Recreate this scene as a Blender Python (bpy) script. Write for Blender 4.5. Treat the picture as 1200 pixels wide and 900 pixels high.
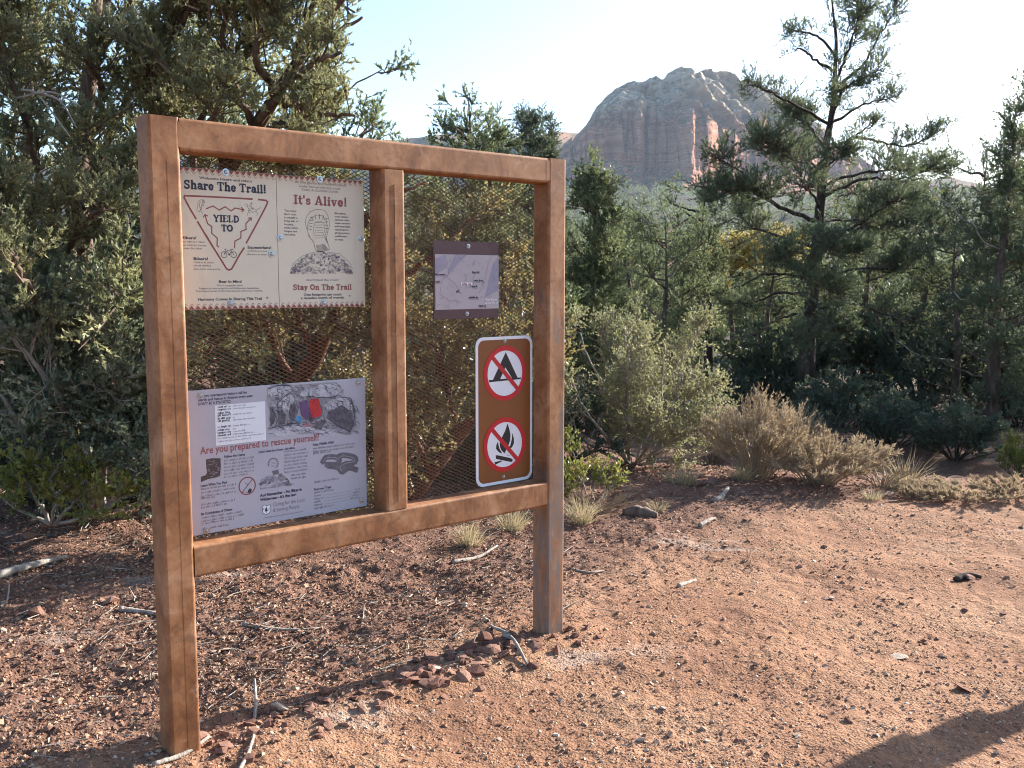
import bpy, bmesh, math, random
import numpy as np
from mathutils import Vector
sc = bpy.context.scene
for o in list(bpy.data.objects):
    bpy.data.objects.remove(o)
COL = sc.collection
PI = math.pi

# ------------------------------------------------------------------ camera, sky, sun, exposure
F = 1145.2 / 1200.0            # focal length over picture width
PITCH = 0.1064
CAMZ = 1.6
cd = bpy.data.cameras.new('camera')
cam = bpy.data.objects.new('camera', cd)
COL.objects.link(cam)
cam.location = (0, 0, CAMZ)
cam.rotation_euler = (PI / 2 - PITCH, 0, 0)
cd.sensor_width = 36
cd.lens = 36 * F
cd.clip_start = 0.05
cd.clip_end = 6000
sc.camera = cam

SUN_AZ = math.radians(36.2)    # from +x (right) towards +y (ahead)
SUN_EL = math.radians(23)
w = bpy.data.worlds.new('World')
sc.world = w
w.use_nodes = True
wn = w.node_tree
bg = wn.nodes['Background']
sky = wn.nodes.new('ShaderNodeTexSky')
sky.sky_type = 'NISHITA'
sky.sun_disc = False
sky.sun_elevation = SUN_EL
sky.sun_rotation = PI / 2 - SUN_AZ
sky.air_density = 1.0
sky.dust_density = 1.4
sky.ozone_density = 3.5
wn.links.new(sky.outputs[0], bg.inputs[0])
bg.inputs[1].default_value = 0.1
sl = bpy.data.lights.new('sun', 'SUN')
sun = bpy.data.objects.new('sun', sl)
COL.objects.link(sun)
sl.energy = 5.0
sl.angle = math.radians(0.5)
sl.color = (1.0, 0.965, 0.91)
SD = Vector((math.cos(SUN_AZ) * math.cos(SUN_EL), math.sin(SUN_AZ) * math.cos(SUN_EL), math.sin(SUN_EL)))
sun.rotation_euler = SD.to_track_quat('Z', 'Y').to_euler()
sun.location = (20, 15, 30)
vs = sc.view_settings
vs.view_transform = 'Standard'
vs.look = 'None'
vs.exposure = 1.8
vs.gamma = 1.0
vs.use_curve_mapping = False
sc.cycles.filter_width = 1.05
sc.cycles.max_bounces = 6
sc.cycles.diffuse_bounces = 3
sc.cycles.transmission_bounces = 3
sc.cycles.volume_bounces = 0
sc.cycles.caustics_reflective = False
sc.cycles.caustics_refractive = False

# ------------------------------------------------------------------ helpers: geometry
def ray(px, py):
    cp, sp = math.cos(PITCH), math.sin(PITCH)
    fw = np.array([0, cp, -sp]); up = np.array([0, sp, cp]); rt = np.array([1., 0, 0])
    f = 1145.2
    return fw + rt * (px - 600) / f - up * (py - 450) / f

def at(px, py, Y):
    d = ray(px, py)
    return np.array([0, 0, CAMZ]) + d * (Y / d[1])

def sstep(a, b, x):
    t = np.clip((np.asarray(x, float) - a) / (b - a), 0, 1)
    return t * t * (3 - 2 * t)

def unit(v):
    return v / np.maximum(np.linalg.norm(v, axis=-1, keepdims=True), 1e-9)

def rand_dir(rng, n):
    return unit(rng.normal(size=(n, 3)))

def _h(ix, iy, iz, seed):
    n = (ix * 374761393 + iy * 668265263 + iz * 2147483647 + seed * 1274126177) & 0xffffffff
    n = ((n ^ (n >> 13)) * 1274126177) & 0xffffffff
    n = ((n ^ (n >> 16)) * 2246822519) & 0xffffffff
    return ((n ^ (n >> 15)) & 0xffff) / 65535.0

def vnoise(x, y, z=None, seed=0):
    x = np.asarray(x, float); y = np.asarray(y, float)
    z = np.zeros_like(x) if z is None else np.asarray(z, float)
    ix, iy, iz = (np.floor(a).astype(np.int64) for a in (x, y, z))
    fx, fy, fz = x - ix, y - iy, z - iz
    fx, fy, fz = (a * a * (3 - 2 * a) for a in (fx, fy, fz))
    r = 0
    for dz in ((0, 1) if np.any(fz) else (0,)):
        wz = fz if dz else 1 - fz
        for dy in (0, 1):
            wy = fy if dy else 1 - fy
            for dx in (0, 1):
                wx = fx if dx else 1 - fx
                r = r + wx * wy * wz * _h(ix + dx, iy + dy, iz + dz, seed)
    return r * 2 - 1

def fbm(x, y, z=None, seed=0, oct=4, gain=.5):
    r, a = 0, 1.
    for k in range(oct):
        f = 2.03 ** k
        r = r + a * vnoise(np.asarray(x) * f, np.asarray(y) * f, None if z is None else np.asarray(z) * f, seed + k * 17)
        a *= gain
    return r

def curve(pts, n):
    p = np.array(pts, float)
    if len(p) == 2:
        return p[0] + (p[1] - p[0]) * np.linspace(0, 1, n)[:, None]
    q = np.vstack([2 * p[0] - p[1], p, 2 * p[-1] - p[-2]])
    t = np.linspace(0, len(p) - 1 - 1e-6, n)
    i = t.astype(int); f = (t - i)[:, None]
    a, b, c, d = q[i], q[i + 1], q[i + 2], q[i + 3]
    return .5 * ((2 * b) + (c - a) * f + (2 * a - 5 * b + 4 * c - d) * f ** 2 + (3 * b - a - 3 * c + d) * f ** 3)

class MB:
    """collects vertices and faces, then links them as ONE mesh object"""
    def __init__(s):
        s.V = []; s.F = []; s.T = []; s.n = 0
    def add(s, V, F, tint=None):
        V = np.asarray(V, float).reshape(-1, 3)
        for f in (F if isinstance(F, list) else [F]):
            s.F.append(np.asarray(f, np.int64) + s.n)
        s.V.append(V)
        s.T.append(np.full(len(V), .5) if tint is None else np.broadcast_to(np.asarray(tint, float), (len(V),)))
        s.n += len(V)
    def data(s, name, off, smooth):
        V = np.vstack(s.V) - off
        me = bpy.data.meshes.new(name)
        me.vertices.add(len(V)); me.vertices.foreach_set('co', V.ravel().astype(np.float32))
        loops = np.concatenate([f.ravel() for f in s.F]); tot = np.concatenate([np.full(len(f), f.shape[1]) for f in s.F])
        me.loops.add(len(loops)); me.loops.foreach_set('vertex_index', loops.astype(np.int32))
        me.polygons.add(len(tot))
        me.polygons.foreach_set('loop_start', np.concatenate([[0], np.cumsum(tot)[:-1]]).astype(np.int32))
        me.polygons.foreach_set('use_smooth', np.full(len(tot), bool(smooth)))
        a = me.attributes.new('tint', 'FLOAT', 'POINT')
        a.data.foreach_set('value', np.concatenate(s.T).astype(np.float32))
        me.update(calc_edges=True)
        return me
    def build(s, name, m, parent=None, smooth=False, base=None, **tags):
        off = wloc(parent)
        if parent is None and base is not None:
            off = np.asarray(base, float)
        me = s.data(name, off, smooth)
        me.materials.append(m)
        o = bpy.data.objects.new(name, me)
        COL.objects.link(o)
        if parent is not None:
            o.parent = parent
        elif base is not None:
            o.location = base
        tag(o, **tags)
        return o

def wloc(o):
    r = np.zeros(3)
    while o is not None:
        r = r + np.array(o.location); o = o.parent
    return r

def tag(o, label=None, cat=None, group=None, kind=None):
    if label: o['label'] = label
    if cat: o['category'] = cat
    if group: o['group'] = group
    if kind: o['kind'] = kind
    return o

def empty(name, loc, label=None, cat=None, group=None):
    o = bpy.data.objects.new(name, None)
    o.empty_display_size = .2
    COL.objects.link(o)
    o.location = [float(c) for c in loc]
    return tag(o, label, cat, group)

def copy_tree(o, loc, rz=0., s=1., label=None, group=None):
    def cp(a, parent):
        c = a.copy(); COL.objects.link(c)
        if parent is not None: c.parent = parent
        for ch in list(a.children): cp(ch, c)
        return c
    c = cp(o, None)
    c.location = [float(v) for v in loc]; c.rotation_euler = (0, 0, rz); c.scale = (s, s, s)
    return tag(c, label, None, group)

def tube(mb, pts, radii, k=7, tint=None, rough=0., rng=None):
    p = np.asarray(pts, float); n = len(p)
    r = np.interp(np.linspace(0, 1, n), np.linspace(0, 1, len(radii)), radii)
    t = unit(np.gradient(p, axis=0))
    ref = np.array([0.13, 0.21, 0.97]) if abs(t[:, 2]).mean() < .8 else np.array([.97, .2, .1])
    a = unit(np.cross(t, ref)); b = np.cross(t, a)
    ang = np.arange(k) * 2 * PI / k
    rr = r[:, None] * np.ones(k)
    if rough and rng is not None:
        rr = rr * (1 + rough * rng.uniform(-1, 1, size=rr.shape))
    V = p[:, None] + rr[..., None] * (np.cos(ang)[None, :, None] * a[:, None] + np.sin(ang)[None, :, None] * b[:, None])
    i = np.arange(n - 1)[:, None] * k; j = np.arange(k)[None]
    q = np.stack([i + j, i + (j + 1) % k, i + k + (j + 1) % k, i + k + j], -1).reshape(-1, 4)
    V = np.vstack([V.reshape(-1, 3), p[:1], p[-1:]])
    c0, c1 = n * k, n * k + 1
    jj = np.arange(k)
    t0 = np.stack([np.full(k, c0), (jj + 1) % k, jj], -1)
    t1 = np.stack([np.full(k, c1), (n - 1) * k + jj, (n - 1) * k + (jj + 1) % k], -1)
    mb.add(V, [q, np.vstack([t0, t1])], tint)

def sticks(mb, P0, P1, r0, r1, tint=.5):
    n = len(P0)
    if n == 0: return
    d = unit(P1 - P0)
    ref = np.where(np.abs(d[:, 2:3]) < .8, np.array([[0, 0, 1.]]), np.array([[1., 0, 0]]))
    a = unit(np.cross(d, ref)); b = np.cross(d, a)
    r0 = np.broadcast_to(r0, (n,))[:, None]; r1 = np.broadcast_to(r1, (n,))[:, None]
    V = np.empty((n, 6, 3))
    for k in range(3):
        c, s_ = math.cos(k * 2.0944), math.sin(k * 2.0944)
        V[:, k] = P0 + r0 * (c * a + s_ * b)
        V[:, 3 + k] = P1 + r1 * (c * a + s_ * b)
    i = (np.arange(n) * 6)[:, None]
    q = np.concatenate([np.stack([i[:, 0] + k, i[:, 0] + (k + 1) % 3, i[:, 0] + 3 + (k + 1) % 3, i[:, 0] + 3 + k], -1) for k in range(3)])
    mb.add(V.reshape(-1, 3), q, np.repeat(np.broadcast_to(tint, (n,)), 6))

def slivers(mb, P, D, L, W, rng, tint):
    n = len(P)
    if n == 0: return
    s = unit(np.cross(D, rand_dir(rng, n)))
    L = np.broadcast_to(L, (n,))[:, None]; W = np.broadcast_to(W, (n,))[:, None]
    V = np.stack([P - s * W * .5, P + s * W * .5, P + D * L], 1)
    mb.add(V.reshape(-1, 3), np.arange(n * 3).reshape(n, 3), np.repeat(np.broadcast_to(tint, (n,)), 3))

def leaves(mb, P, D, L, W, rng, tint, fold=.25):
    n = len(P)
    if n == 0: return
    nn = rand_dir(rng, n) + np.array([0, 0, .6])
    s = unit(np.cross(D, nn)); nn = np.cross(s, D)
    L = np.broadcast_to(L, (n,))[:, None]; W = np.broadcast_to(W, (n,))[:, None]
    V = np.stack([P, P + D * L * .5 + s * W * .5 + nn * W * fold, P + D * L, P + D * L * .5 - s * W * .5 + nn * W * fold], 1)
    i = np.arange(n)[:, None] * 4
    mb.add(V.reshape(-1, 3), np.vstack([i + [0, 1, 2], i + [0, 2, 3]]), np.repeat(np.broadcast_to(tint, (n,)), 4))

def grow(mbL, mbS, limbs, rng, nb, bl, nt, tl, ns, sl, sw, up=.2, spread=.8, tmin=.2, gap=0., gapf=1.5,
         kind='sliver', flat=1., br=.008, tr=.003, smin=.15, sspread=.75, taper=.45, sup=.3, keep=None, tsmin=.25):
    """branchlets on limbs, twigs on branchlets, leaves on twigs"""
    Ps, Ts, tt, ww = [], [], [], []
    for pts, wt in limbs:
        c = curve(pts, 28)
        seg = np.linalg.norm(np.gradient(c, axis=0), axis=1)
        t = np.linspace(0, 1, 28)
        Ps.append(c); Ts.append(unit(np.gradient(c, axis=0))); tt.append(t); ww.append(seg * wt * (t >= tmin))
    P = np.vstack(Ps); T = np.vstack(Ts); t = np.concatenate(tt); wgt = np.concatenate(ww)
    idx = rng.choice(len(P), nb, p=wgt / wgt.sum())
    b0 = P[idx] + rng.normal(size=(nb, 3)) * .02
    UP = np.array([0, 0, 1.])
    d = unit(T[idx] * .7 + rand_dir(rng, nb) * spread + UP * up)
    d[:, 2] *= flat; d = unit(d)
    L = (bl * rng.uniform(.45, 1.15, nb) * (1 - taper * t[idx]))[:, None]
    b1 = b0 + d * L * .55
    d2 = unit(d + UP * up * .9 + rand_dir(rng, nb) * .3)
    b2 = b1 + d2 * L * .45
    if gap > 0:
        ok = vnoise(*((b2 * gapf).T), seed=5) > gap - 1
        b0, b1, b2, d, d2 = b0[ok], b1[ok], b2[ok], d[ok], d2[ok]
    if keep is not None:
        ok = keep(b2)
        b0, b1, b2, d, d2 = b0[ok], b1[ok], b2[ok], d[ok], d2[ok]
    nb = len(b0)
    bt = rng.uniform(0, 1, nb)
    sticks(mbS, b0, b1, br, br * .65); sticks(mbS, b1, b2, br * .65, br * .35)
    k = np.repeat(np.arange(nb), nt); n2 = len(k)
    s = rng.uniform(tsmin, 1.02, n2)[:, None]
    pos = np.where(s < .55, b0[k] + (b1[k] - b0[k]) * (s / .55), b1[k] + (b2[k] - b1[k]) * ((s - .55) / .45))
    td = unit(d2[k] * .6 + rand_dir(rng, n2) * .8 + UP * up)
    tlen = (tl * rng.uniform(.45, 1.2, n2))[:, None]
    slivers(mbS, pos, td, tlen[:, 0], tr * 2.2, rng, .5)
    k2 = np.repeat(np.arange(n2), ns); n3 = len(k2)
    s2 = rng.uniform(smin, 1.05, n3)[:, None]
    lp = pos[k2] + td[k2] * tlen[k2] * s2
    ld = unit(td[k2] * .9 + rand_dir(rng, n3) * sspread + UP * sup)
    tint = np.clip(bt[k][k2] * .7 + rng.uniform(0, .3, n3), 0, 1)
    Ls = sl * rng.uniform(.6, 1.25, n3); Ws = sw * rng.uniform(.7, 1.25, n3)
    (slivers if kind == 'sliver' else leaves)(mbL, lp, ld, Ls, Ws, rng, tint)
    return n3

# ------------------------------------------------------------------ helpers: materials
class NT:
    def __init__(s, name):
        s.m = bpy.data.materials.new(name); s.m.use_nodes = True
        s.t = s.m.node_tree; s.t.nodes.clear()
        s.out = s.t.nodes.new('ShaderNodeOutputMaterial')
    def n(s, typ, props=None, **inp):
        nd = s.t.nodes.new('ShaderNode' + typ)
        for k, v in (props or {}).items(): setattr(nd, k, v)
        for k, v in inp.items():
            key = int(k[1:]) if k[0] == 'i' and k[1:].isdigit() else k.replace('_', ' ')
            if hasattr(v, 'links'): s.t.links.new(v, nd.inputs[key])
            else: nd.inputs[key].default_value = v
        return nd
    def ramp(s, fac, stops):
        nd = s.t.nodes.new('ShaderNodeValToRGB')
        e = nd.color_ramp.elements
        while len(e) < len(stops): e.new(.5)
        for k, (p, c) in enumerate(stops):
            e[k].position = p; e[k].color = (*c, 1) if len(c) == 3 else c
        s.t.links.new(fac, nd.inputs[0])
        return nd.outputs[0]
    def noise(s, vec, scale, detail=4, rough=.55, dist=0.):
        nd = s.n('TexNoise', None, Vector=vec, Scale=float(scale), Detail=float(detail), Roughness=rough, Distortion=dist)
        return nd.outputs['Fac']
    def mapping(s, vec, scale):
        nd = s.n('Mapping', None, Vector=vec, Scale=scale)
        return nd.outputs[0]
    def mix(s, fac, a, b, blend='MIX'):
        nd = s.t.nodes.new('ShaderNodeMix'); nd.data_type = 'RGBA'; nd.blend_type = blend
        for key, v in ((0, fac), (6, a), (7, b)):
            if hasattr(v, 'links'): s.t.links.new(v, nd.inputs[key])
            else: nd.inputs[key].default_value = (*v, 1) if isinstance(v, tuple) and len(v) == 3 else v
        return nd.outputs[2]
    def math(s, op, a, b=0., c=0.):
        nd = s.t.nodes.new('ShaderNodeMath'); nd.operation = op
        for k, v in enumerate((a, b, c)):
            if hasattr(v, 'links'): s.t.links.new(v, nd.inputs[k])
            else: nd.inputs[k].default_value = v
        return nd.outputs[0]
    def bump(s, h, strength=.5, dist=.01):
        return s.n('Bump', None, Height=h, Strength=strength, Distance=dist).outputs[0]
    def geo(s): return s.n('NewGeometry').outputs
    def obj(s): return s.n('TexCoord').outputs['Object']
    def tint(s): return s.n('Attribute', {'attribute_name': 'tint'}).outputs['Fac']
    def bsdf(s, col, rough=.7, spec=.3, normal=None, metal=0.):
        p = s.n('BsdfPrincipled', None, Roughness=rough, Metallic=metal)
        p.inputs['Specular IOR Level'].default_value = spec
        if hasattr(col, 'links'): s.t.links.new(col, p.inputs['Base Color'])
        else: p.inputs['Base Color'].default_value = (*col, 1)
        if normal is not None: s.t.links.new(normal, p.inputs['Normal'])
        return p.outputs[0]
    def done(s, sh):
        s.t.links.new(sh, s.out.inputs['Surface']); return s.m

def leaf_mat(name, stops, trans=.3, rough=.55, spec=.25, nscale=1.2, tcol=(.26, .27, .10)):
    t = NT(name)
    ns = t.noise(t.geo()['Position'], nscale, 2)
    f = t.math('ADD', t.math('MULTIPLY', t.tint(), .65), t.math('MULTIPLY', ns, .35))
    c = t.ramp(f, stops)
    p = t.bsdf(c, rough, spec)
    c2 = t.mix(.35, c, tcol, 'MIX')
    tr = t.n('BsdfTranslucent', None, Color=c2).outputs[0]
    mx = t.n('MixShader', None, i0=trans, i1=p, i2=tr)
    return t.done(mx.outputs[0])

def plain(name, col, rough=.6, spec=.3, var=.12, scale=30., bump=0., metal=0.):
    t = NT(name)
    f = t.noise(t.obj(), scale, 4)
    c = t.ramp(f, [(.25, tuple(x * (1 - var) for x in col)), (.75, tuple(min(1, x * (1 + var)) for x in col))])
    nb = t.bump(f, bump, .003) if bump else None
    return t.done(t.bsdf(c, rough, spec, nb, metal))

def bark_mat(name, stops, scale=14.):
    t = NT(name)
    v = t.mapping(t.obj(), (1, 1, .25))
    f = t.noise(v, scale, 6, .65, .6)
    c = t.ramp(f, stops)
    return t.done(t.bsdf(c, .9, .1, t.bump(f, .8, .02)))

M = {}
M['juniper_leaf'] = leaf_mat('juniper foliage', [(.15, (.135, .155, .09)), (.5, (.26, .26, .14)), (.85, (.48, .44, .22))], .4)
M['pine_leaf'] = leaf_mat('pine needles', [(.15, (.065, .10, .065)), (.5, (.115, .15, .085)), (.85, (.20, .225, .11))], .36)
M['mid_leaf'] = leaf_mat('mid distance juniper foliage', [(.15, (.085, .118, .062)), (.5, (.15, .182, .09)), (.85, (.25, .27, .125))], .4)
M['oak_leaf'] = leaf_mat('scrub oak leaves', [(.15, (.10, .135, .085)), (.5, (.19, .22, .14)), (.8, (.33, .34, .22)), (.95, (.46, .42, .28))], .38, .4, .5)
M['yellow_leaf'] = leaf_mat('yellow green leaves', [(.15, (.13, .15, .035)), (.5, (.23, .24, .055)), (.85, (.38, .34, .08))], .35, .4, .4)
M['manzanita_leaf'] = leaf_mat('manzanita leaves', [(.1, (.09, .085, .042)), (.4, (.19, .165, .075)), (.7, (.31, .25, .12)), (.92, (.42, .31, .19))], .42, .36, .55, tcol=(.36, .28, .08))
M['bush_leaf'] = leaf_mat('pale bush leaves', [(.1, (.17, .165, .085)), (.5, (.30, .285, .15)), (.9, (.42, .38, .22))], .4, .5, .35)
M['dry_leaf'] = leaf_mat('dry shrub tops', [(.1, (.24, .175, .11)), (.5, (.38, .29, .185)), (.9, (.52, .42, .27))], .3, .7, .1, tcol=(.42, .31, .18))
M['grass_leaf'] = leaf_mat('dry grass blades', [(.1, (.30, .23, .13)), (.5, (.44, .36, .21)), (.9, (.58, .49, .31))], .3, .6, .2, tcol=(.45, .35, .19))
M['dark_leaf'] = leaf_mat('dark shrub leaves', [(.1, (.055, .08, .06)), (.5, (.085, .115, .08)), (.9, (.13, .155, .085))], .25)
M['cotton_leaf'] = leaf_mat('autumn cottonwood leaves', [(.1, (.50, .36, .09)), (.5, (.66, .50, .15)), (.9, (.75, .6, .25))], .35)
M['agave_leaf'] = leaf_mat('agave leaves', [(.1, (.10, .15, .12)), (.9, (.18, .24, .19))], .1, .45, .4)
M['bark'] = bark_mat('shaggy juniper bark', [(.3, (.05, .035, .026)), (.5, (.13, .09, .068)), (.72, (.25, .19, .15))])
M['pine_bark'] = bark_mat('dark pine bark', [(.3, (.03, .024, .02)), (.55, (.075, .056, .045)), (.75, (.14, .10, .08))], 9)
M['red_bark'] = bark_mat('red brown bark', [(.3, (.07, .032, .022)), (.55, (.15, .07, .045)), (.75, (.24, .14, .10))], 10)
M['grey_wood'] = bark_mat('weathered grey dead wood', [(.3, (.20, .17, .14)), (.55, (.34, .29, .24)), (.75, (.5, .44, .37))], 18)
M['twig'] = plain('thin twigs', (.13, .095, .07), .85, .1, .4, 6)
M['tan_twig'] = plain('tan dry stems', (.30, .22, .14), .8, .15, .35, 6)

# ------------------------------------------------------------------ the ground, the far terrain, the butte
SO = np.array([-1.144, 3.1335]); TH = 0.7099            # outer front corner of the left post, direction of the board
SE = np.array([math.cos(TH), math.sin(TH)]); SN = np.array([-math.sin(TH), math.cos(TH)])

def litter_mask(x, y):
    """1 on the rough littered soil behind the board, 0 on the trodden trail"""
    v = (x - SO[0]) * SN[0] + (y - SO[1]) * SN[1]
    u = (x - SO[0]) * SE[0] + (y - SO[1]) * SE[1]
    m = sstep(-.25, .55, v + .25 * vnoise(x * 1.1, y * 1.1, seed=3) - .55 * sstep(1.6, 3.4, u))
    return m

def gz(x, y, fine=True):
    x = np.asarray(x, float); y = np.asarray(y, float)
    r = np.hypot(x, y)
    z = -.0143 * (np.clip(x, -4, 5) + 1.14)
    z = z + .05 * np.exp(-((y - 7.4 + .1 * x) / .9) ** 2) * sstep(.0, 1.0, x)
    z = z - .62 * sstep(8.0, 12.5, y + .12 * x) * sstep(-.2, 1.8, x)
    z = z + .10 * sstep(5.0, 7.5, y) * sstep(0, -2.5, x)
    z = z - 1.6 * sstep(19, 60, r) + 86 * sstep(90, 1150, y) ** 1.3 + 6 * sstep(120, 900, r)
    big = fbm(x / 45, y / 45, seed=21, oct=3)
    z = z + big * (.0 + 2.2 * sstep(25, 90, r) + 7 * sstep(150, 700, r))
    z = z + .03 * fbm(x * .9, y * .9, seed=1, oct=2) * sstep(1e9, 0, r) + .10 * fbm(x * .35, y * .35, seed=8, oct=2) * sstep(8, 14, r)
    if fine:
        near = 1 - sstep(9, 20, r)
        lm = litter_mask(x, y)
        a = near * (.45 + .55 * lm)
        z = z + a * .016 * fbm(x * 4.2, y * 4.2, seed=2, oct=2)
        n = fbm(x * 13, y * 13, seed=4, oct=2)
        z = z + a * .010 * n + near * .0085 * (.55 + .45 * lm) * (.45 + .9 * np.clip(vnoise(x * 2.3, y * 2.3, seed=12) + .5, 0, 1)) * fbm(x * 30, y * 30, seed=6, oct=2)
        # soil heaped along the line between the posts
        v = (x - SO[0]) * SN[0] + (y - SO[1]) * SN[1]; u = (x - SO[0]) * SE[0] + (y - SO[1]) * SE[1]
        z = z + .035 * np.exp(-((v + .02) / .09) ** 2) * sstep(.1, .35, u) * (1 - sstep(1.8, 2.1, u)) * (.7 + .5 * vnoise(u * 5, v * 3, seed=9))
    return z

def gpt(x, y, dz=0.):
    return np.array([x, y, float(gz(x, y)) + dz])

def gray(px, py):
    """point of the ground seen at a picture position"""
    d = ray(px, py); P = np.array([0, 0, CAMZ]); t = 1.
    for _ in range(40):
        q = P + d * t
        t = t * (CAMZ - float(gz(q[0], q[1], False))) / max(1e-3, CAMZ - q[2])
        t = min(t, 400)
    q = P + d * t
    return np.array([q[0], q[1], float(gz(q[0], q[1]))])

def build_ground():
    fine_a = np.linspace(math.radians(36), math.radians(144), 620)
    coarse = np.linspace(math.radians(144), math.radians(396), 90)[1:-1]
    A = np.concatenate([fine_a, coarse]); na = len(A)
    R = np.concatenate([[.05, .5, 1.0, 1.4], np.geomspace(1.8, 9.0, 305), np.geomspace(9.0, 60, 60)[1:], np.geomspace(60, 1640, 44)[1:]])
    nr = len(R)
    X = R[:, None] * np.cos(A)[None]; Y = R[:, None] * np.sin(A)[None]
    V = np.stack([X, Y, gz(X, Y)], -1).reshape(-1, 3)
    i = np.arange(nr - 1)[:, None] * na; j = np.arange(na)[None]
    q = np.stack([i + j, i + na + j, i + na + (j + 1) % na, i + (j + 1) % na], -1).reshape(-1, 4)
    mb = MB(); lm = litter_mask(V[:, 0], V[:, 1])
    mb.add(V, [q, np.arange(na)[None]], lm)
    t = NT('red trail dirt')
    p = t.geo()['Position']
    n1 = t.noise(p, 1.6, 5, .6); n2 = t.noise(p, 22, 5, .65); n3 = t.noise(p, 90, 3, .6)
    base = t.ramp(n1, [(.3, (.20, .097, .055)), (.5, (.312, .165, .094)), (.7, (.405, .24, .144))])
    lit = t.ramp(n2, [(.3, (.09, .046, .034)), (.5, (.155, .082, .06)), (.7, (.24, .145, .105))])
    m1 = t.math('MULTIPLY', t.tint(), .85)
    c = t.mix(m1, base, lit)
    c = t.mix(t.math('MULTIPLY', t.ramp(n3, [(.55, (0, 0, 0)), (.72, (1, 1, 1))]), .35), c, (.52, .38, .29))
    c = t.mix(t.math('MULTIPLY', t.ramp(n2, [(.28, (1, 1, 1)), (.45, (0, 0, 0))]), .4), c, (.20, .095, .06))
    # pale bedrock showing through on the right of the trail
    pale = t.ramp(t.noise(t.mapping(p, (.55, 1.3, 1)), 1.5, 4, .6, .4), [(.62, (0, 0, 0)), (.68, (1, 1, 1))])
    c = t.mix(t.math('MULTIPLY', pale, .45), c, (.50, .39, .31))
    far = t.n('MapRange', None, i0=t.n('VectorMath', {'operation': 'LENGTH'}, i0=p).outputs['Value'], i1=10., i2=28.).outputs[0]
    c = t.mix(far, c, t.ramp(t.noise(p, .12, 4), [(.45, (.032, .042, .026)), (.7, (.085, .06, .04))]))
    vo = t.n('TexVoronoi', None, Vector=t.n('VectorMath', {'operation': 'ADD'}, i0=p, i1=t.n('VectorMath', {'operation': 'SCALE'}, i0=t.n('TexNoise', None, Vector=p, Scale=30.).outputs['Color'], Scale=.02).outputs[0]).outputs[0], Scale=42.).outputs['Distance']
    vo2 = t.n('TexVoronoi', None, Vector=p, Scale=95.).outputs['Distance']
    h = t.math('ADD', t.math('ADD', t.math('MULTIPLY', n2, .5), t.math('MULTIPLY', t.noise(p, 48, 5, .7), .45)), t.math('MULTIPLY', n3, .35))
    h = t.math('SUBTRACT', h, t.math('ADD', t.math('MULTIPLY', vo, .16), t.math('MULTIPLY', vo2, .22)))
    c = t.mix(t.math('MULTIPLY', t.ramp(vo, [(.35, (0, 0, 0)), (.75, (1, 1, 1))]), .35), c, (.16, .08, .052))
    m = t.done(t.bsdf(c, .95, .08, t.bump(t.math('MULTIPLY', h, t.ramp(t.noise(p, 3.2, 3, .6), [(.36, (.25, .25, .25)), (.62, (1.15, 1.15, 1.15))])), 1., .036)))
    mb.build('ground', m, None, True, kind='structure')
build_ground()

def noise_interp(px, pts):
    p = np.array(pts, float)
    return np.interp(px, p[:, 0], p[:, 1])

def rock_mat():
    t = NT('red and cream sandstone')
    g = t.geo(); p = g['Position']
    sx = t.n('SeparateXYZ', None, Vector=p).outputs
    wob = t.noise(p, .012, 3)
    zz = t.math('ADD', sx['Z'], t.math('MULTIPLY', wob, 40))
    st = t.noise(t.n('CombineXYZ', None, X=t.math('MULTIPLY', sx['X'], .004), Y=0., Z=t.math('MULTIPLY', zz, .16)).outputs[0], 1., 5, .7)
    red = t.ramp(st, [(.3, (.25, .088, .05)), (.46, (.46, .18, .105)), (.55, (.60, .32, .21)), (.62, (.43, .17, .10)), (.75, (.32, .12, .07))])
    cream = t.ramp(st, [(.3, (.50, .36, .25)), (.55, (.70, .57, .43)), (.75, (.55, .40, .28))])
    up = t.n('MapRange', None, i0=t.math('ADD', zz, t.math('MULTIPLY', sx['X'], -.06)), i1=200., i2=228.).outputs[0]
    c = t.mix(up, red, cream)
    nz = t.n('SeparateXYZ', None, Vector=g['Normal']).outputs['Z']
    veg = t.math('MULTIPLY', t.ramp(nz, [(.22, (0, 0, 0)), (.45, (1, 1, 1))]), t.ramp(t.noise(p, .11, 4, .7), [(.44, (0, 0, 0)), (.5, (1, 1, 1))]))
    c = t.mix(t.math('MULTIPLY', veg, .85), c, (.065, .08, .04))
    return t.done(t.bsdf(c, .95, .05, t.bump(t.math('ADD', t.noise(p, .45, 5, .75), t.math('MULTIPLY', st, .8)), 1., 4.)))
M['sandstone'] = rock_mat()

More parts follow.
